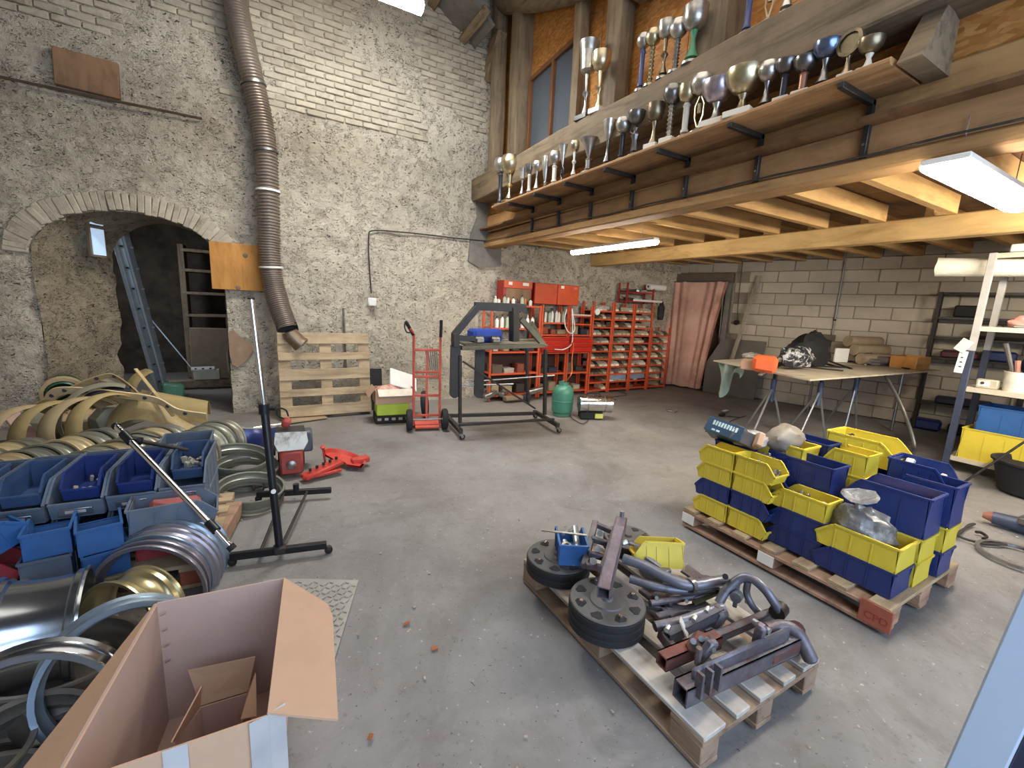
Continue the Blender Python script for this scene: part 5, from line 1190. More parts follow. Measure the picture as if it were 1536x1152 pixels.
T_=[sb('y',.42,.26,.17,3.74,1.33,.15+.48,'-','widest yellow bin with cables, highest at the back of the pallet',mix_fill(bk_,20,.025,.9))]
for i in range(3): sb('y' if i%2 else 'b',.40,.24,.15,3.72,1.34,zb+i*.15,'-','%s wide bin, %s under the widest yellow bin'%('yellow' if i%2 else 'blue',lv[i]))
for i,c in enumerate('yyb'): sb(c,.42,.22,[.143,.14,.235][i],3.215,.985,[zb,zb+.141,zb+.283][i],'+',['yellow bin at the bottom behind the plastic bag','yellow bin in the middle behind the plastic bag','large deep blue bin holding flat cardboard, behind the plastic bag'][i],(lambda T,L,W,H:MB().box((-.02,.0,H-.05),(L*.8,W*.5,.03),R3(.3,.06,0),b=.004).build('cardboard_pad',M['card'],T)) if c=='b' else None)
for i,c in enumerate('byb'): sb(c,.30,.20,[.15,.15,.25][i],3.47,.90,[zb,zb+.15,zb+.30][i],'+',['blue bin at the bottom of the near right corner stack','yellow bin in the middle of the near right corner stack','dark blue bin on top of the near right corner stack'][i])
for i in range(3): sb('b',.30,.22,[.20,.20,.20][i],3.63,.98,[zb,zb+.20,.54][i],'-','blue bin, %s of the tallest stack at the right corner'%('bottom','middle','top with clear jars')[i],mix_fill(M['bag'],14,.03,.9) if i==2 else None)
# things lying on the bins
T=thing('filter_box','dark blue printed box with pale lettering tilted on the far corner stack','box',(2.98,1.93,.69),0)
T.rotation_euler=(.55,-.12,PI/2+.15)
MB().box((0,0,.055),(.27,.19,.115),b=.003).build('carton',mat('dark_blue_print',sr(34,62,84),.4,var=.2),T)
for i in range(9): MB().box((-.085+i*.021,.0965,.072),(.014,.002,.036),R3(0,.06*(-1)**i,0)).build('pale_letter',mat('pale_print',sr(186,206,206),.5) if i==0 else bpy.data.materials['pale_print'],T)
for i in range(2): MB().box((.03+.035*i,.0965,.018),(.026,.002,.014)).build('pale_mark',bpy.data.materials['pale_print'],T)
T=MB().box((2.99,1.79,.735),(.10,.16,.10),R3(.2,.5,.3),b=.006); single(T,'grey_carton',mat('dark_grey_box',sr(78,76,80),.6,var=.2),'small dark grey box beside the dark blue printed box on the bins','box')
crumpled('clear_bag',mat('clear_grey_bag',sr(150,146,142),.3,var=.2,scale=14),(3.10,1.80,.665),(.28,.22,.13),'crumpled clear plastic bag behind the printed box on the bins','bag',seed=41)
T=MB().box((3.0,1.70,.74),(.16,.05,.10),R3(.3,.5,.8),b=.01).jitter(.01,9); single(T,'beige_pad',M['card'],'beige folded cardboard pad on the bins beside the clear bag','pad')
crumpled('cloudy_bag',mat('dusty_beige_bag',sr(136,126,112),.5,var=.1),(3.28,1.66,.66),(.30,.22,.21),'dusty beige round plastic bag sitting in the inner yellow bin','bag',seed=43,a=.15)
T=thing('tied_bag','tied clear plastic bag full of grey parts in the yellow near-end bin','bag',(3.0,1.02,.36))
tb_=mat('grey_clear_bag',sr(112,110,108),.28,var=.3,scale=14,c2=sr(168,164,158),lo=.5,hi=.62,bump=.5,bscale=30)
m_=crumpled('x',None,(3.0,1.02,.34),(.26,.30,.23),'','',9,.28,7,build=False); m_.build('full_bag',tb_,T,True)
m_=MB().lathe([(.02,0),(.012,.025),(.05,.06),(.085,.075),(.07,.085),(.02,.05),(0,.04)],14,Matrix.Translation((2.97,1.04,.545))@Matrix.Rotation(-.25,4,'Y')).jitter(.018,22,3); m_.build('tied_neck',tb_,T,True)
# ------------------------------------------------------------------ white door leaf edge at the near right
T=bpy.data.objects.new('door_2',None); C.objects.link(T); tag(T,kind='structure')
c1=Vector((0,0,CH))+look(1462,1152)*1.0; c2=Vector((0,0,CH))+look(1540,982)*.93
dr=(c2-c1).normalized(); s_=c1-dr*((c1.z-.0)/dr.z); e_=c1+dr*(1.5/dr.z*1.0)
T.location=(s_.x,s_.y,0)
wn=(Vector((0,0,CH))-c1).normalized(); sd=dr.cross(wn).normalized(); 
wf=mat('white_door_frame',sr(206,222,240),.4,var=.03)
Rm=Matrix((sd,dr.cross(sd)*-1,dr)).transposed()
def dbox(off,w,th,z0,z1,m,nm):
    a=s_+dr*z0+sd*off; b=s_+dr*z1+sd*off; MB().box((a+b)/2,(w,th,(b-a).length),Rm,b=.004).build(nm,m,T,True)
sg=1 if (c1+sd*.1-Vector((0,0,CH))).dot(_r)>(c1-Vector((0,0,CH))).dot(_r) else -1
dbox(0,.078,.05,0,2.6,wf,'frame_stile'); dbox(sg*.30,.52,.006,0.1,2.5,mat('dark_door_glass',sr(40,48,70),.08,var=.05,spec=.8),'pane')
# ================================================================== FRONT PALLET WITH PARTS
def dep(px,py,d): return Vector((0,0,CH))+look(px,py)*d
FP=pallet(1.22,.78,'weathered grey-white wooden pallet in the foreground carrying wheels and steel parts',(1.67,1.36,0),PI/2,M['pal_brown'],M['pal_brown'],-5,M['pal_grey'])
dk=mat('dark_scrap_steel',sr(108,104,110),.5,.5,var=.3,scale=14,c2=sr(108,70,54),lo=.52,hi=.7,bump=.2); dp=mat('purplish_steel',sr(128,118,128),.42,.6,var=.25,scale=10,c2=sr(110,76,60),lo=.5,hi=.7,bump=.15)
rs=mat('rusty_red_steel',sr(116,70,62),.6,.3,var=.3,scale=12,c2=sr(84,72,72),lo=.45,hi=.6,bump=.2); gs=mat('grey_frame_tube',sr(124,124,134),.42,.55,var=.2,scale=10,c2=sr(90,78,70),lo=.55,hi=.7)
face=mat('weight_face_grey',sr(82,80,80),.5,.2,var=.15,dust=.3,dustc=sr(120,112,104))
def disc(c,R_,h,label,rot=(0,0,0),n=8,layers=3):
    T=thing('rubber_wheel',label,'wheel',c,rot)
    pr=[(0,0),(R_*.96,0)]
    for i in range(layers):
        z=h*i/layers; dz=h/layers; pr+=[(R_,z+dz*.15),(R_,z+dz*.8),(R_*.97,z+dz*.92)]
    pr+=[(R_*.97,h*.99),(0,h*.985)]
    MB().lathe(pr,40).build('tyre',M['rubber'],T)
    MB().lathe([(0,h+.001),(R_*.985,h+.001),(R_*.96,h+.005),(R_*.47,h+.003),(R_*.45,h+.009),(R_*.16,h+.010),(R_*.13,h+.022),(0,h+.022)],40).build('face_plate',face,T)
    for k in range(n):
        a=2*PI*k/n+.3; mb=MB(); r0,r1=R_*.60,R_*.86
        poly=[(r0,0),(r1*.93,-R_*.16),(r1,0),(r1*.93,R_*.16)]
        poly=[(r0,-R_*.04),(r1*.9,-R_*.17),(r1,-R_*.1),(r1,R_*.1),(r1*.9,R_*.17),(r0,R_*.04)]
        mb.prism(poly,.003,Matrix.Translation((0,0,h+.0035))@Matrix.Rotation(a,4,'Z')); o=mb.build('slot',M['rubber'],T)
        if k%2: MB().cyl((math.cos(a)*R_*.74,math.sin(a)*R_*.74,h+.004),(math.cos(a)*R_*.74,math.sin(a)*R_*.74,h+.02),R_*.055,n=6).build('bolt',M['chrome'],o)
    return T
w2=atz(911,897,.27); disc((w2.x,w2.y,.147),.178,.112,'large black slotted rubber wheel nearest on the left edge of the foreground pallet',(0,0,.2))
w1=atz(838,832,.24); disc((w1.x,w1.y,.147),.178,.085,'black slotted rubber wheel under the small blue bin',(0,0,.5),layers=2)
w3=atz(942,805,.22); disc((w3.x,w3.y,.147),.150,.07,'smaller black wheel at the far edge of the foreground pallet',(0,0,.1),layers=2)
p=atz(858,830,.255); T=storage_bin(.26,.15,.115,M['sbin'],'small bright blue bin holding metal tubes on the far left wheel',(p.x+.0,p.y+.02,.247),PI/3,None)
o=MB().cyl((-.09,-.03,.05),(.10,-.035,.10),.02,n=12).cyl((.11,-.04,.10),(-.02,.05,.12),.008,n=8).cyl((-.08,.03,.03),(.03,.03,.05),.018,n=12).build('metal_tubes',M['galv'],T); o['kind']='stuff'
for (px,py) in((0,0),): MB().lathe([(.012,-.008),(.028,-.008),(.028,.008),(.012,.008)],14,Matrix.Translation((-.03,.025,.06))).build('ring_spanner',M['steel'],T)
single(MB().bar(atz(812,795,.37),atz(880,803,.37),.018,.006),'flat_spanner',M['steel'],'thin flat spanner lying across the small blue bin','spanner')
def pt(px,py,z): return atz(px,py,z)
def hollow(a,b,w,h,th=.006,up=(0,0,1)):
    mb=MB(); a=Vector(a);b=Vector(b);Rm=along(a,b,up); L=(b-a).length; c=(a+b)/2
    for sx,sy,dx,dy in((1,0,th,h),(-1,0,th,h),(0,1,w,th),(0,-1,w,th)):
        mb.box(c+Rm@Vector((sx*(w/2-th/2),sy*(h/2-th/2),0)),(dx,dy,L),Rm)
    mb.box(c,(w-th*2,h-th*2,L*.7),Rm); return mb
a,b=pt(905,890,.36),pt(932,782,.44)
T=thing('steel_channel','long square steel tube lying over the wheels, open end towards the camera','tube',(a+b)/2); hollow(a,b,.06,.06).build('tube',dp,T,True)
MB().cyl(b+Vector((0,0,.02)),b+Vector((.0,0,.06)),.012,n=8).build('stud',M['steel'],T,True); MB().cyl((a*.35+b*.65)+Vector((.03,-.02,.0)),(a*.35+b*.65)+Vector((.05,-.03,.01)),.014,n=8).build('bolt',M['galv'],T,True)
# bracket assembly left of the tube
T=thing('bracket_assembly','grey steel bracket assembly with rectangular openings lying on the far wheels','bracket',pt(905,830,.27))
for (q,r_,w) in(((890,785),(925,800),.03),((887,808),(920,818),.03),((882,830),(912,838),.03),((878,848),(905,852),.03),((893,783),(876,850),.035),((922,795),(903,855),.03)):
    MB().bar(pt(*q,.33),pt(*r_,.30),w,.03,.004).build('bracket_bar',dk,T,True)
for q in((900,800),(897,823),(890,842)): MB().cyl(pt(*q,.32),pt(*q,.35),.018,n=10).build('bolt',M['steel'],T,True)
# yellow bin on the far side
p=pt(988,845,.25); storage_bin(.26,.17,.13,M['ybin'],'small yellow bin lying tilted among the steel parts of the foreground pallet',(p.x+.02,p.y+.03,.22),(.35,.05,PI*.80),None,fill=lambda T,L,W,H:MB().cyl((-.1,-.03,.03),(.14,-.05,.10),.013,n=8).cyl((-.1,.0,.03),(.12,-.01,.08),.012,n=8).build('rod',M['steel'],T))
T=MB().box(pt(1040,862,.2),(.13,.11,.012),R3(.3,.2,.4)).box(pt(1062,868,.18),(.13,.09,.012),R3(-.2,.3,.1),b=.003); single(T,'bent_plate',dp,'bent grey sheet metal plate right of the small yellow bin','plate')
def tb(name,label,pts,r,m,cat='tube',extra=None,n=10,grp=None):
    P=[pt(*q) for q in pts]; T=thing(name,label,cat,P[0],0,grp); MB().tube(catmull(P,7),r,n).build('tube',m,T,True)
    if extra: extra(T)
    return T
tb('bent_tube','long bent grey tube running from the wheels to the loop frame, upper one',[(935,838,.30),(965,848,.30),(1000,866,.29),(1035,878,.28),(1075,872,.28),(1090,870,.28)],.027,gs,extra=lambda T:MB().lathe([(.029,-.012),(.036,-.012),(.036,.012),(.029,.012)],12,Matrix.Translation(pt(1036,878,.28))@Matrix.Rotation(PI/2,4,'Y')).build('clamp_ring',M['steel'],T,True))
tb('bent_tube','long bent grey tube below the upper bent tube among the scrap',[(945,868,.24),(985,880,.24),(1030,886,.24),(1075,880,.24)],.022,gs)
tb('side_plate','flat grey plate bracket with bolts between the bent tubes and the loop frame',[(975,905,.20),(1010,900,.20),(1055,893,.20)],.016,dk,extra=lambda T:[MB().box(pt(995,862,.22),(.07,.05,.07),b=.006).build('bracket_box',gs,T,True),MB().box(pt(975,852,.24),(.03,.08,.10),R3(.3,0,.4)).build('plate',gs,T,True),MB().box(pt(1000,893,.19),(.14,.10,.010),R3(0,.1,.3)).build('plate',dk,T,True)]+[MB().cyl(pt(x,y,.20),pt(x,y,.225),.010,n=6).build('bolt',M['steel'],T,True) for x,y in((985,897),(1007,886),(1030,902))])
for i,(a,b,w) in enumerate((((950,905,.17),(1040,915,.17),.04),((960,885,.17),(1010,925,.17),.03),((1040,898,.20),(1100,880,.22),.02),((985,925,.17),(1060,905,.17),.035))):
    single(MB().bar(pt(*a),pt(*b),w,.02,.004),'steel_strip',dk,['first dark strip from the wheel under the bent tubes','slanted dark strip crossing under the bent tubes','thin strip pointing at the loop frame','dark strip just left of the loop frame base'][i],'strip','dark strips under the bent tubes')
# loop frame
T=thing('loop_frame','grey tubular frame with a big raised loop and cross plates on the foreground pallet','frame',pt(1075,930,.16))
MB().tube(catmull([pt(1078,905,.24),pt(1090,885,.30),pt(1110,868,.36),pt(1128,868,.38),pt(1148,885,.36),pt(1160,902,.32),pt(1168,915,.28)],8),.021,12).build('loop_tube',gs,T,True)
MB().tube(catmull([pt(1122,872,.36),pt(1120,890,.30),pt(1128,908,.25),pt(1140,922,.20)],6),.016,10).build('brace_tube',gs,T,True)
MB().tube(catmull([pt(982,940,.24),pt(1020,932,.25),pt(1060,918,.25),pt(1085,912,.25)],6),.022,12).build('lower_tube',gs,T,True)
hollow(pt(1000,955,.23),pt(1080,915,.25),.045,.045).build('square_tube',gs,T,True); hollow(pt(1075,955,.20),pt(1165,917,.24),.035,.035).build('square_tube',dk,T,True)
MB().box(pt(1105,890,.27),(.09,.02,.11),R3(0,.2,.5),b=.004).build('gusset_plate',gs,T,True); MB().cyl(pt(1107,892,.29),pt(1103,897,.29),.026,n=14).build('pivot_bolt',M['galv'],T,True)
MB().box(pt(1075,925,.22),(.07,.07,.10),R3(.2,.3,.2),b=.015).jitter(.01,12).build('hinge_block',dk,T,True)
MB().bar(pt(1010,975,.20),pt(990,948,.21),.03,.05,.004).build('end_plate',dk,T,True); MB().bar(pt(1045,930,.20),pt(1075,955,.20),.045,.012).build('cross_plate',gs,T,True); MB().bar(pt(1120,900,.22),pt(1148,925,.20),.03,.012).build('cross_plate',gs,T,True)
MB().cyl(pt(1165,920,.27),pt(1172,912,.27),.035,n=12).build('end_boss',M['black'],T,True)
for x,y in((1003,940),(1043,925),(1062,912)): MB().cyl(pt(x,y,.27),pt(x-3,y+6,.27),.011,n=8).build('bolt',M['galv'],T,True)
single(MB().box(pt(1026,942,.26),(.045,.006,.075),R3(-.5,.1,.6)),'white_tag',M['white'],'small white paper tag tied to the loop frame','tag')
# red-brown square tube with clamp
a,b=pt(992,992,.24),pt(1075,958,.24); T=thing('rusty_tube','reddish square tube with a bolted clamp lying left of the grey beam','tube',a); hollow(a,b,.055,.055).build('tube',rs,T,True)
MB().box(pt(1048,965,.27),(.13,.07,.05),R3(0,0,.35),b=.018).jitter(.008,15).build('clamp',rs,T,True)
for x,y in((1040,962),(1052,958),(1060,960)): MB().cyl(pt(x,y,.30),pt(x,y,.315),.012,n=8).build('bolt',M['galv'],T,True)
# long beam in front
a,b=pt(1020,1040,.22),pt(1190,963,.22); T=thing('steel_beam','long dark grey steel beam with lugs lying nearest on the foreground pallet','beam',a); hollow(a,b,.065,.075).build('beam',dk,T,True)
dn=(b-a).normalized()
MB().bar(a.lerp(b,.08)+Vector((0,0,.045)),a.lerp(b,.92)+Vector((0,0,.06)),.02,.07,.01).jitter(.008,6).build('ridge_casting',dk,T,True)
for t_ in(.10,.17,.24): MB().bar(a.lerp(b,t_)+Vector((-.02,-.035,.0)),a.lerp(b,t_)+Vector((-.02,-.035,.10)),.03,.012).build('lug',dk,T,True)
MB().cyl(a.lerp(b,.17)+Vector((0,.03,.06)),a.lerp(b,.17)+Vector((0,.03,.13)),.012,n=8).build('pin',M['steel'],T,True)
MB().box(a.lerp(b,.28)+Vector((0,.05,.08)),(.05,.03,.10),R3(.3,.3,0),b=.006).build('lever_plate',gs,T,True); MB().cyl(a.lerp(b,.28)+Vector((0,.02,.10)),a.lerp(b,.28)+Vector((0,.05,.10)),.012,n=8).build('bolt',M['galv'],T,True)
MB().box(a.lerp(b,.68)+Vector((0,.02,.09)),(.04,.04,.12),R3(.1,-.3,.3),b=.01).build('lever_plate',dp,T,True); MB().cyl(a.lerp(b,.70)+Vector((0,-.01,.12)),a.lerp(b,.70)+Vector((0,.06,.12)),.013,n=10).build('bolt',M['galv'],T,True)
MB().bar(a.lerp(b,.72),b,.072,.05,.006).build('rusty_plate',rs,T,True)
MB().tube(catmull([pt(1150,945,.26),pt(1175,940,.27),pt(1195,950,.26),pt(1207,970,.22),pt(1218,993,.17)],7),[.03]*28+[.022]*1,10).build('hooked_end',dk,T,True)
MB().box(pt(1193,958,.20),(.09,.09,.05),R3(0,.1,.3),b=.015).jitter(.012,14).build('rusty_block',rs,T,True); MB().cyl(pt(1193,945,.26),pt(1193,945,.27),.038,n=14).build('rusty_spring',rs,T,True)
MB().cyl(pt(1088,865,.33),pt(1088,865,.37),.014,n=10).build('rubber_stop',M['rubber'],bpy.data.objects['loop_frame'],True)
single(MB().bar(pt(1040,905,.2),pt(1080,888,.23),.02,.01).bar(pt(1062,893,.2),pt(1094,882,.23),.012,.01),'small_lever',mat('olive_steel',sr(96,98,70),.5,.5,var=.2),'thin olive metal lever between the bent tubes and the loop','lever')
# ================================================================== CLOTHES-RAIL LIKE STANDS
def base_frame(T):
    pass
f0,f1=atz(345,835,.06),atz(490,817,.06); r0,r1=atz(385,742,.06),atz(497,735,.06)
T=thing('rolling_stand','black and chrome rolling stand with an H-shaped base left of the small engine','stand',f0.lerp(f1,.5)*1)
T.location=Vector((.04,2.86,0))
MB().bar(f0,f1,.035,.045,.005).build('foot_bar',M['blackgloss'],T,True); MB().bar(r0,r1,.035,.045,.005).build('foot_bar',M['blackgloss'],T,True)
for t_ in(.42,.62): MB().cyl(f0.lerp(f1,t_-.12)+Vector((0,0,.005)),r0.lerp(r1,t_-.06 if t_<.5 else t_+.05)+Vector((0,0,.005)),.010,n=8).build('base_rail',M['black'],T,True)
for p in(f0,f1,r0):
    o=MB().box(p+Vector((.01,0,-.025)),(.03,.03,.03),b=.005).build('castor',M['black'],T,True); MB().cyl(p+Vector((.01,-.012,-.035)),p+Vector((.01,.012,-.035)),.024,n=12).build('castor_wheel',M['blackgloss'],o,True)
pb=f0.lerp(f1,.50); pb.z=.07; pm=aty(396,608,2.90); ptp=aty(377,449,2.92)
MB().cyl(pb,pm,.023,n=14).build('lower_tube',M['blackgloss'],T,True); MB().cyl(pm,ptp,.016,n=14).build('chrome_tube',M['chrome'],T,True)
MB().box(pb+Vector((0,0,.0)),(.07,.07,.05),b=.01).build('socket',M['black'],T,True); MB().cyl(pm+Vector((0,0,-.05)),pm+Vector((0,0,.01)),.030,n=14).cyl(pm+Vector((0,0,-.02)),pm+Vector((.06,-.02,-.02)),.012,n=8).build('clamp',M['blackgloss'],T,True); MB().cyl(ptp,ptp+Vector((0,0,.008)),.019,n=12).build('end_cap',M['blackgloss'],T,True)
q=pb.lerp(pm,.42); MB().cyl(q+Vector((.0,-.023,0)),q+Vector((0,-.028,0)),.014,n=12).build('sticker',M['white'],T,True)
q=r0.lerp(r1,.52); MB().cyl(q,q+Vector((0,0,.07)),.022,n=12).build('tube_socket',M['blackgloss'],T,True)
t0=dep(350,824,2.43); top=dep(175,640,2.60); ft=dep(322,793,2.42)
T=thing('fallen_stand','chrome and black stand tube lying slanted over the blue bins','stand',t0)
MB().cyl(ft,top,.017,n=14).build('chrome_tube',M['chrome'],T,True)
MB().cyl(t0,ft,.014,n=12).build('chrome_foot_tube',M['chrome'],T,True); MB().cyl(ft.lerp(top,-.02),ft.lerp(top,.06),.024,n=12).build('clamp',M['blackgloss'],T,True); MB().cyl(t0,t0+(ft-t0).normalized()*.03,.022,n=12).build('rubber_foot',M['rubber'],T,True)
MB().cyl(top,top+(top-ft).normalized()*.015,.022,n=14).build('end_cap',M['blackgloss'],T,True)
MB().cyl(ft.lerp(top,.84),ft.lerp(top,.93),.024,n=12).build('clamp',M['blackgloss'],T,True)
MB().cyl(dep(196,659,2.63),dep(281,675,2.90),.013,n=10).build('side_arm',M['black'],T,True); MB().cyl(dep(206,661,2.65),dep(213,662,2.66),.024,n=12).build('knob',M['blackgloss'],T,True); MB().tube(catmull([dep(186,656,2.63),dep(205,650,2.64),dep(240,657,2.7)],5),.005,6).build('strap',M['rubber'],T,True)
single(MB().bar(atz(318,682,.12),atz(432,695,.05),.04,.03,.005),'black_bar',M['blackgloss'],'long black bar lying on the floor between the blue fender and the stand','bar')
# ================================================================== CARDBOARD BOX IN FRONT
zr=.5; A=atz(235,905,zr); B=atz(425,868,zr); Cc=atz(400,1072,zr); D=atz(100,1168,zr)
D=atz(77,1182,zr)
T=thing('cardboard_box','large open cardboard box with its flaps folded out in the left foreground','box',((A.x+Cc.x)/2,(A.y+Cc.y)/2,0))
def quadp(P,m,nm,th=.006,par=None):
    n=(P[1]-P[0]).cross(P[2]-P[0]).normalized()*th; mb=MB(); k=len(P)
    mb.add([p for p in P]+[p+n for p in P],[tuple(range(k)),tuple(range(2*k-1,k-1,-1))]+[(i,(i+1)%k,(i+1)%k+k,i+k) for i in range(k)]); return mb.build(nm,m,par or T,True)
def dn_(p,s=.0): c=Vector(((A.x+Cc.x)/2,(A.y+Cc.y)/2,0)); return Vector((p.x+(c.x-p.x)*s,p.y+(c.y-p.y)*s,.012))
quadp([A,B,dn_(B),dn_(A)],M['card_in'],'side_panel'); quadp([B,Cc,dn_(Cc),dn_(B)],M['card_in'],'side_panel'); quadp([Cc,D,dn_(D),dn_(Cc)],M['card'],'side_panel'); quadp([D,A,dn_(A),dn_(D)],M['card_in'],'side_panel'); quadp([dn_(A),dn_(B),dn_(Cc),dn_(D)],M['card_in'],'bottom_panel')
quadp([B,Cc,atz(506,1082,zr-.07),atz(498,925,zr-.05),atz(490,907,zr-.05)],M['card'],'flap')
orx=A+(A-B).normalized()*.14+Vector((-.0,.02,-.10)); ory=D+(A-B).normalized()*.17+Vector((0,0,-.05))
fA=atz(231,906,.41); fD=atz(0,1195,.45)
quadp([A,D,fD,fA],M['card'],'flap')
tp=mat('clear_packing_tape',sr(176,174,172),.5,var=.1)
quadp([Cc+Vector((.003,-.003,.002)),Cc+Vector((.045,.02,-.003)),dn_(Cc)+Vector((.045,.02,0)),dn_(Cc)+Vector((.003,-.006,0))],tp,'tape_strip',.002)
quadp([Cc+Vector((-.04,-.012,.002)),Cc+Vector((.004,-.006,.002)),dn_(Cc)+Vector((.004,-.008,0)),dn_(Cc)+Vector((-.04,-.016,0))],tp,'tape_strip',.002)
fr=(D-Cc).normalized(); q=Cc+fr*.17; quadp([q+Vector((0,-.008,.004)),q+fr*.05+Vector((0,-.008,.004)),q+fr*.05+Vector((0,-.014,-.10)),q+Vector((0,-.014,-.10))],tp,'tape_label',.002)
for i in range(4):
    q=A.lerp(dn_(A),.08+.13*i)+Vector((.018,-.016,0)); MB().bar(q+Vector((-.008,0,-.004)),q+Vector((.008,-.003,.005)),.004,.004).build('staple',M['chrome'],T,True)
# small carton inside
T=thing('small_carton','small opened carton lying inside the large cardboard box','carton',(-.12,1.32,.015))
zc=.30; a1,a2=atz(282,1006,zc),atz(383,985,zc); b1,b2=atz(300,1062,.18),atz(372,1040,.18)
quadp([a1,a2,b2+Vector((0,.01,0)),b1+Vector((0,.01,0))],M['card'],'flap',.004,T); quadp([b1,b2,Vector((b2.x,b2.y,.02)),Vector((b1.x,b1.y,.02))],M['card_in'],'panel',.004,T)
c1_,c2_=atz(262,1112,.22),atz(362,1080,.20)
quadp([b1,c1_,Vector((c1_.x,c1_.y,.02)),Vector((b1.x,b1.y,.02))],M['card_in'],'panel',.004,T); quadp([b2,c2_,Vector((c2_.x,c2_.y,.02)),Vector((b2.x,b2.y,.02))],M['card_in'],'panel',.004,T)
quadp([b1,c1_,atz(258,1114,.26),atz(303,1030,.26)],M['card'],'flap',.004,T); quadp([b2,c2_,atz(385,1075,.24),atz(384,1010,.26)],M['card'],'flap',.004,T)
# steel chequer plate beneath
T=thing('chequer_plate','grey chequer plate lying on the floor behind the cardboard box','plate',(.15,2.25,0))
P=[atz(538,870,.004),atz(503,985,.004),Vector((-.1,1.9,.004)),Vector((-.05,2.62,.004)),atz(452,868,.004)]
quadp(P,mat('dusty_plate',sr(150,146,138),.6,.4,var=.15),'sheet',.005)
mb=MB()
for i in range(24):
    for k in range(18):
        p=Vector((-.0+i*.026,1.9+k*.04,.0095)); px,py=prj(p)
        if px>536-(py-870)*.30-2 or py<872: continue
        mb.box(p,(.026,.005,.002),R3(0,0,.8 if (i+k)%2 else -.8))
o=mb.build('tread_bars',bpy.data.materials['dusty_plate'],T,True); o['kind']='stuff'
# ================================================================== LEFT SIDE: bins, rims, fenders
pallet(1.25,.95,'wooden pallet under the greyed blue bins on the left',(-.88,3.22,0),-.08,M['pal'],M['red_end'])
gG='greyed blue storage bins on the left pallet'
names=['rightmost','second from the right','middle','second from the left','leftmost']
dirt=mix_fill(bm_[5],14,.018,.4)
for r in range(2):
    for i in range(5):
        x=-.435-i*.232; y=3.38-.012*i; 
        storage_bin(.56,.222,.20,M['gbin'],'large greyed bin, %s in the %s row of the left pallet'%(names[i],'top' if r else 'lower'),(x,y,.150+r*.198),-PI/2-.05,gG,lab=bool(r))
for i in range(5):
    x=-.425-i*.232; y=3.30+(.10 if i==0 else -.02)
    storage_bin(.34,.155,.145,M['bbin'] if i in(1,2) else M['dbin'],'smaller blue bin nested inside the %s large bin of the top row'%names[i],(x,y,.435),(0,0,-PI/2-.05),'small blue bins nested in the top row',dirt if i in(0,2) else None)
for r in range(2): storage_bin(.45,.30,.19,M['gbin'],'%s greyed bin behind the top row at the pallet end'%('upper' if r else 'lower'),(-.50,3.78,.15+r*.19),-PI/2,gG)
# paper strips in the label holders
for o in [o for o in bpy.data.objects if o.name.startswith('storage_bin') and o.get('group')==gG]:
    for ch in o.children:
        if ch.name.startswith('label_holder'): MB().box((.286,0,.042),(.003,.085,.018),R3(0,.26,0)).build('paper_strip',mat('soiled_label',sr(196,190,190),.6,var=.15) if 'soiled_label' not in bpy.data.materials else bpy.data.materials['soiled_label'],ch)
def LB(L,Wd,H,m,x,y,z,rot,label,fill=None):
    return storage_bin(L,Wd,H,m,label,(x,y,z),rot,'odd bins in front of the left stack',fill)
LB(.40,.21,.15,M['gbin'],-.47,2.985,.275,(0,0,.06),'wide greyed bin lying crosswise before the right end of the stack',lambda T,L,W,H:MB().box((0,0,H*.5),(L*.6,W*.7,.10),R3(.1,.1,.1),b=.02).build('red_insert',mat('faded_red_plastic',sr(170,90,84),.6,var=.15),T))
LB(.36,.2,.118,M['rbin'],-.47,2.95,.15,(0,0,.1),'red bin under the crosswise bin above the big nested rims')
LB(.27,.17,.13,M['sbin'],-.775,2.88,.282,(0,0,PI/2+.25),'bright blue open bin standing on another before the stack',lambda T,L,W,H:MB().lathe([(0,.0),(.03,0),(.03,.05),(0,.05)],14,Matrix.Translation((-.06,0,.01))).build('white_cap',M['white'],T))
LB(.28,.175,.128,M['sbin'],-.765,2.87,.15,(0,0,PI/2+.3),'bright blue bin at the bottom on the pallet plank')
LB(.27,.17,.13,M['sbin'],-.97,2.93,.282,(0,0,PI/2+.15),'bright blue open bin left of the stacked bright blue pair',dirt)
LB(.30,.18,.128,M['gbin'],-.975,2.93,.15,(0,0,PI/2+.1),'dirty grey-green bin under the left bright blue bin')
LB(.34,.24,.15,M['sbin'],-1.23,2.93,.30,(.0,-.35,PI/2-.9),'tilted bright blue bin at the left picture edge')
LB(.30,.2,.12,M['rbin'],-1.24,2.92,.15,(0,0,.2),'dark red bin under the tilted blue bin at the left edge')
single(MB().bar((-1.35,2.80,.17),(-1.02,2.74,.19),.07,.022,.004),'loose_plank',M['pal'],'loose plank sticking out under the tilted blue bin','plank')
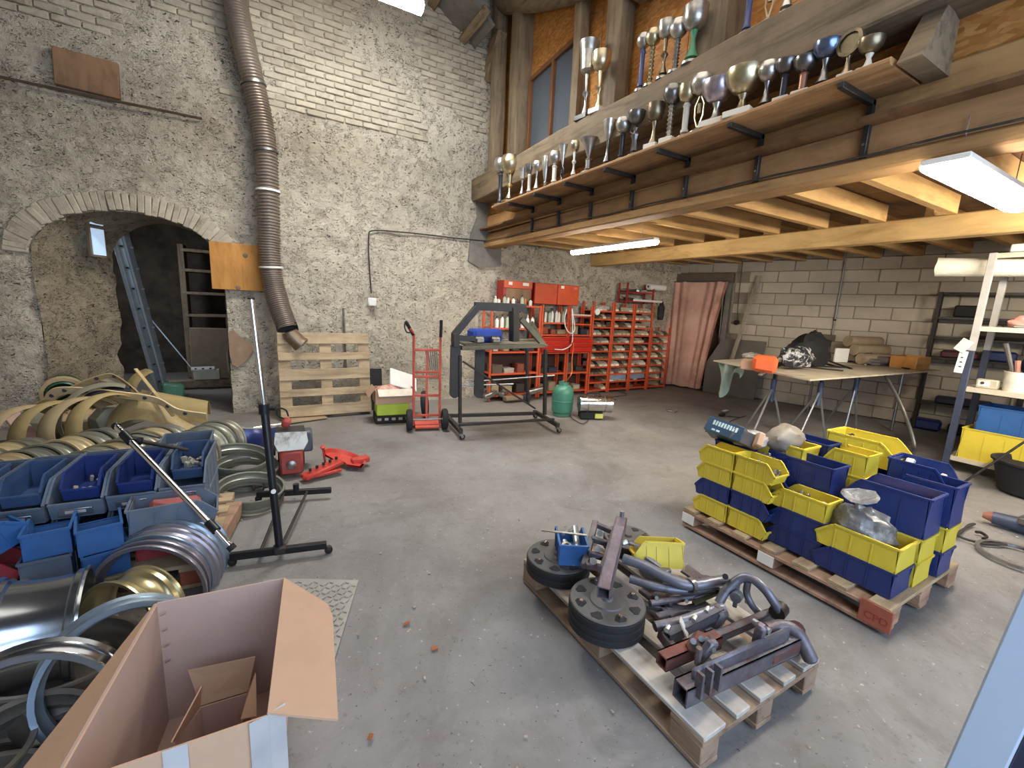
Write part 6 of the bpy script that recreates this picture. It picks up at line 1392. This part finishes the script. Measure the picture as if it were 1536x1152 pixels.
# --- steel wheel rims
rc={'grey':mat('rim_grey_green',sr(150,150,136),.38,.55,var=.12,scale=6,c2=sr(132,116,92),lo=.55,hi=.75,rnd=.1,dust=.25,dustc=sr(140,126,104)),'cream':mat('rim_cream',sr(190,170,128),.4,.4,var=.12,scale=6,rnd=.08,dust=.2),
 'blue':mat('rim_blue_grey',sr(142,158,172),.3,.6,var=.1,scale=6,rnd=.06,c2=sr(120,118,112),lo=.58,hi=.75),'lav':mat('rim_lavender_grey',sr(138,134,142),.34,.6,var=.12),'brown':mat('rim_brown_grey',sr(124,116,106),.4,.55,var=.2,scale=7),'zinc':mat('rim_zinc',sr(166,172,178),.18,.95,var=.12,scale=8,c2=sr(120,86,66),lo=.62,hi=.75),'yel':mat('rim_yellow_zinc',sr(184,172,130),.28,.8,var=.12,scale=6)}
rim_me={}
def rim(c,ax,R_,m,label,grp,w=.13,disc_=False,name='wheel_rim',cat='wheel rim'):
    key=(round(R_,3),w,m,disc_)
    if key not in rim_me:
        h=w/2; prof=[(R_*.93,-h-.008),(R_,-h-.010),(R_*1.005,-h),(R_*.965,-h+.008),(R_*.955,-h+.028),(R_*.90,-h+.036),(R_*.875,-h*.25),(R_*.875,h*.3),(R_*.90,h-.036),(R_*.955,h-.028),(R_*.965,h-.008),(R_*1.005,h),(R_,h+.010),(R_*.93,h+.008),
              (R_*.935,h-.01),(R_*.90,h-.03),(R_*.86,h*.3),(R_*.86,-h*.3),(R_*.90,-h+.03),(R_*.935,-h+.01)]
        mb=MB().lathe(prof+[prof[0]],44)
        if disc_: mb.lathe([(R_*.86,-.01),(R_*.55,.015),(R_*.4,.0),(R_*.18,.0),(R_*.18,.006),(R_*.4,.008),(R_*.55,.022),(R_*.86,-.004)],30)
        me=mb.mesh('rim'); me.materials.append(rc[m]); rim_me[key]=me
    o=bpy.data.objects.new(name,rim_me[key]); C.objects.link(o); ax=Vector(ax).normalized(); o.location=c
    o.rotation_euler=along((0,0,0),ax).to_euler(); return tag(o,label,cat,grp)
def row(start,step,n,ax,R_,ms,nm,ww=.125):
    for i in range(n):
        rim(Vector(start)+Vector(step)*i,Vector(ax)+Vector((.06*math.sin(i*2.3),0,.05*math.cos(i*1.7))),R_,ms[i%len(ms)],'%s rim from the back in the %s of rims behind the bins'%(ORD[i],nm),'rims standing in rows behind the blue bins',ww,True)
row((-.38,4.72,.215),(-.062,-.112,.0),6,(-.45,-1,.15),.215,['grey','grey','grey','cream'],'right-hand row')
row((-.79,4.70,.215),(-.065,-.112,.0),6,(-.45,-1,.15),.215,['grey','cream','grey'],'middle row')
row((-1.20,4.72,.215),(-.075,-.112,.0),6,(-.45,-1,.15),.22,['grey','grey','cream'],'left-hand row')
row((-1.62,4.6,.21),(-.075,-.10,0),4,(-.5,-1,.1),.215,['grey','cream'],'short far-left row')
for i,(x,y,z,rr) in enumerate(((-.02,3.72,.05,.235),(-.06,4.22,.05,.25),(-.12,4.20,.15,.25))): rim((x-.10,y,z+.035),(.12,-.15,1),rr,'grey',['rim lying on the floor beside the stand, nearest to it','lower of two rims lying below the blue fender','upper of two rims lying below the blue fender'][i],None,.10)
# nested big rims before the bins
for i in range(5):
    t_=i/4; rim(dep(262-24*t_,838+36*t_,2.52-.22*t_),(-.30,-.90,-.02),.262,['blue','blue','blue','lav','lav'][i],'%s of the five nested big rims beside the stand, counted from the back'%ORD[i],'five nested big rims',.15)
G3='loose rims heaped in the left foreground'
rim(dep(200,925,1.96),(-.6,-.75,.1),.20,'yel','pale yellow rim behind the cardboard box, below the nested rims',G3,.14)
rim(dep(190,1002,1.66),(.25,-1,.28),.25,'blue','blue-grey rim just behind the left flap of the cardboard box',G3,.12)
rim(dep(34,1108,1.34),(.05,-1,.32),.262,'zinc','largest nearest rim at the bottom left corner with dark inside',G3,.13)
rim(dep(60,945,1.85),(1,.10,-.12),.235,'zinc','shiny zinc rim seen from its side at the left edge',G3,.26)
rim(dep(15,930,2.2),(-.2,-.8,.4),.27,'brown','brownish rim at the left edge above the shiny one',G3,.14)
rim(dep(-12,985,1.95),(-.3,-.8,.3),.25,'brown','dark rim cut by the left picture edge',G3,.12)
rim(dep(150,935,2.15),(.9,-.4,.1),.20,'brown','dark rim between the shiny rim and the pale yellow one',G3,.12)
rim(dep(30,1180,1.40),(0,-.5,.8),.25,'brown','dark rim under the nearest rim at the bottom left',G3,.12)
for i,(x,y,z) in enumerate(((-.75,2.15,.10),(-.95,1.75,.10),(-1.25,2.3,.10),(-.80,1.5,.10),(-1.4,1.9,.12))): rim((x,y,z),(.1,.1,1),.25,'brown',['floor-level rim at the back of the foreground heap','floor-level rim under the nearest rim','floor-level rim at the far left of the heap','floor-level rim beside the cardboard box','outermost floor-level rim at the far left'][i],G3,.14)
# --- fenders and guards
fm_={'och':mat('ochre_fibreglass',sr(170,148,100),.55,var=.15,scale=4,c2=sr(134,104,64),lo=.55,hi=.75),'beige':mat('beige_fender',sr(176,154,116),.55,var=.12,c2=sr(140,108,70),lo=.55,hi=.75),'gg':mat('grey_green_fender',sr(150,146,124),.5,var=.12),'navy':mat('navy_fender',sr(52,62,110),.25,.2,var=.12),'dark':mat('dark_fender',sr(48,50,58),.5,var=.2),'cream':mat('cream_strip',sr(216,192,146),.55,var=.1,c2=sr(176,146,100),lo=.55,hi=.7)}
def fender(c,ax,up,R_,w,a0,a1,m,label,grp='curved mudguards heaped before the arch',lip=.03):
    """curved mudguard: an arc of a shallow channel section"""
    ax=Vector(ax).normalized(); up=Vector(up); up=(up-ax*up.dot(ax)).normalized(); sd=ax.cross(up)
    def fn(u,v):
        a=a0+(a1-a0)*u; q=2*v-1; r=R_-lip*abs(q)**3; return Vector(c)+(up*math.cos(a)+sd*math.sin(a))*r+ax*(q*w/2)
    mb=MB().sheet(fn,26,8,.006); base=Vector((c[0],c[1],min(v.z for v in mb.v)))
    return single(mb,'mudguard',fm_[m],label,'fender',grp,base=base)
for i in range(4):
    p=atz(42+26*i,640-9*i,.30); fender((-1.78+.17*i,5.30+.03*i,.20+.02*i),(.72,-.60,.22),(-.45,-.35,.8),.34,.20,-1.5,1.25,['beige','och','beige','och'][i],'%s curved beige mudguard from the left in the nested set'%ORD[i])
p=atz(140,630,.30); fender((p.x+.12,p.y,.30),(.25,-.9,.1),(-.7,-.1,.7),.36,.26,-1.2,1.3,'gg','grey-green mudguard right of the nested beige ones'); fender((p.x+.17,p.y,.28),(.25,-.9,.1),(-.7,-.1,.7),.335,.24,-1.2,1.3,'dark','dark mudguard nested inside the grey-green one')
# large ochre shell with long tail
def shell(u,v):
    x=-1.35+1.15*u; y=5.75-.32*u+(.34-.16*u)*(v-.5)*1.0; z=.10+.42*math.exp(-((u-.22)/.28)**2)*(1-(2*v-1)**2*.55)+.05*u*(1-abs(2*v-1))+.05*math.sin(u*9)*.3
    return (x,y,z)
single(MB().sheet(shell,40,14,.007),'long_shell',fm_['och'],'long ochre fibreglass shell tapering towards the doorway','fender')
def shell2(u,v):
    a=PI*(.05+.9*v); x=-1.05+.5*u; return (x,6.15-.2*u+.22*math.cos(a),.12+.34*math.sin(a)*(1-.3*u))
single(MB().sheet(shell2,16,16,.007),'arched_shell',fm_['och'],'ochre arched shell open to the right behind the long shell','fender')
def strip(pts,w,m,label,nm='curved_strip',holes=0,th=.012):
    P=catmull([Vector(p) for p in pts],8); T=thing(nm,label,'strip',P[0])
    mb=MB(); n=len(P)
    def fn(u,v):
        i=min(n-1,int(round(u*(n-1)))); t_=(P[min(i+1,n-1)]-P[max(i-1,0)]).normalized(); s_=t_.cross(Vector((0,0,1))).normalized(); up_=s_.cross(t_)
        return P[i]+(up_*.75+s_*.45)*(v-.5)*w
    mb.sheet(fn,n-1,3,th); mb.build('strip',m,T,True)
    for k in range(holes):
        i=int((k+.8)/(holes+.6)*(n-1)); MB().lathe([(0,-.012),(.018,-.012),(.018,.012),(0,.012)],10,Matrix.Translation(P[i]+Vector((0,-.012,0)))@Matrix.Rotation(PI/2,4,'X')).build('hole',fm_['dark'],T,True)
    return T
yy=5.55
strip([aty(82,612,yy+.3),aty(76,598,yy+.3),aty(90,586,yy+.2),aty(130,586,yy+.1),aty(185,592,yy),aty(235,600,yy-.05),aty(268,617,yy-.1),aty(310,624,yy-.15)],.10,fm_['cream'],'long cream curved strip with a row of holes on top of the fender heap',holes=8)
strip([aty(55,608,yy+.8),aty(105,584,yy+.8),aty(150,566,yy+.8),aty(172,564,yy+.8),aty(195,578,yy+.7),aty(215,596,yy+.6)],.07,fm_['beige'],'beige curved frame strip behind the cream one',holes=4)
strip([aty(60,618,yy+.7),aty(110,596,yy+.7),aty(158,578,yy+.7),aty(190,592,yy+.6)],.05,fm_['beige'],'thin beige strip below the curved frame strip')
single(MB().bar(aty(203,553,5.75),aty(260,624,5.45),.035,.015,.003),'yellow_lath',fm_['och'],'thin yellowish lath leaning on the fender heap by the arch','lath')
for i in range(3):
    single(MB().box(Vector((-1.9+.28*i,6.15-.1*i,.16+.04*i)),(.45,.3,.26),R3(.1*i,.3-.2*i,.4*i),b=.09).jitter(.05,4,i),'hidden_shell',fm_['beige' if i%2 else 'gg'],['rounded grey-green shell at the back left of the fender heap','rounded beige shell behind the nested mudguards','rounded grey-green shell behind the curved frame strip'][i],'fender')
T=thing('green_container','dark green round container lying at the foot of the arch jamb','container',(-1.98,6.85,.25))
MB().lathe([(0,0),(.12,0),(.15,.03),(.15,.26),(.13,.28),(.13,.05),(0,.04)],22,Matrix.Translation((0,0,.2))@Matrix.Rotation(PI/2+.2,4,'X')@Matrix.Rotation(.2,4,'Y')).build('body',mat('bottle_green_plastic',sr(44,82,58),.4,var=.2),T)
MB().lathe([(.155,.20),(.19,.2),(.19,.27),(.155,.27)],22,Matrix.Translation((0,0,.2))@Matrix.Rotation(PI/2+.2,4,'X')@Matrix.Rotation(.2,4,'Y')).build('rim',fm_['beige'],T)
fender((-1.72,6.9,.30),(.2,-.9,.1),(.1,0,1),.22,.25,-1.5,1.5,'gg','pale grey-green arched piece beside the green container')
fender((-1.45,7.0,.42),(.5,-.8,.1),(-.3,0,-1),.24,.28,-1.3,1.3,'beige','beige curved piece standing against the arch reveal')
fender((-1.20,7.05,.30),(.6,-.8,.0),(-1,0,.3),.30,.22,-1.0,1.0,'och','ochre curved piece leaning at the inner arch corner')
T=MB().box((-1.10,7.55,.16),(.24,.2,.3),R3(0,.1,.3),b=.03); single(T,'green_crate',mat('moss_green_plastic',sr(52,96,76),.5,var=.2),'small moss green container at the foot of the ladder','container')
fender((-.20,5.10,.16),(.15,.1,1),(-.1,-1,.1),.33,.24,-1.25,1.45,'navy','glossy navy blue curved fender lying behind the right-hand rims',None,lip=.02)
fender((-.20,5.11,.17),(.15,.1,1),(-.1,-1,.1),.31,.23,-1.2,1.4,'gg','grey lining shell inside the navy blue fender',None,lip=.02)
T=MB().box((-2.15,5.0,.10),(.7,1.2,.22),R3(0,.1,.2),b=.05).jitter(.03,3); single(T,'dark_tarp',mat('dark_blue_tarp',sr(34,44,66),.5,var=.35,scale=5,bump=.4,bscale=12),'dark blue crumpled tarp on the floor at the left edge','tarp')
single(MB().bar((-2.05,5.72,.40),(-1.72,5.25,.12),.12,.03,.006),'pink_board',mat('pinkish_board',sr(186,156,144),.7,var=.15),'pinkish board end standing left of the nested mudguards','board')
for i in range(2):
    p=atz(268+i*14-20 if i else 372,744 if i==0 else 742,.03)
for i,px in enumerate((388,402)): single(MB().lathe([(.018,-.04),(.035,-.04),(.035,-.03),(.02,-.025),(.02,.025),(.035,.03),(.035,.04),(.018,.04)],14,Matrix.Translation(atz(px,728,.04))@Matrix.Rotation(PI/2,4,'Y')),'small_pulley',bm_[0],['small brown pulley on the floor left of the stand pole','small brown pulley touching the stand pole'][i],'pulley')
single(MB().bar((-.30,3.05,.07),(-.22,3.5,.07),.10,.12,.01).jitter(.01,6),'broken_block',M['pal_pink'],'broken reddish pallet end piece beside the greyed bins','block')
# small debris on the floor
rng=random.Random(3); db=MB()
for i in range(420):
    x=rng.uniform(-.5,8.2); y=rng.uniform(.6,6.3); s_=rng.uniform(.002,.008)
    if 1.2<x<2.2 and .6<y<2.1 or 2.7<x<3.9 and .6<y<2.2: continue
    db.box((x,y,s_*.3),(s_*2,s_*1.3,s_*.7),R3(0,0,rng.random()*3))
o=db.build('floor_grit',mat('pale_grit',sr(150,142,132),.8,var=.5,scale=2,world=True)); tag(o,'tiny grit and crumbs scattered over the concrete floor','debris',kind='stuff')
for i,(px,py) in enumerate(((652,972),(556,1105),(1112,1020),(610,935))): single(MB().box(atz(px,py,.004),(.03,.018,.004),R3(.1,.1,i),b=.001).jitter(.006,30,i),'dry_leaf',mat('dry_leaf_%d'%i,sr(150,84,48),.8),['dry brown leaf on the open floor left of the foreground pallet','tiny brown leaf at the bottom centre of the floor','brown leaf beside the steel beam pallet end','small leaf above the brown leaf on the open floor'][i],'leaf')
bpy.context.view_layer.update()
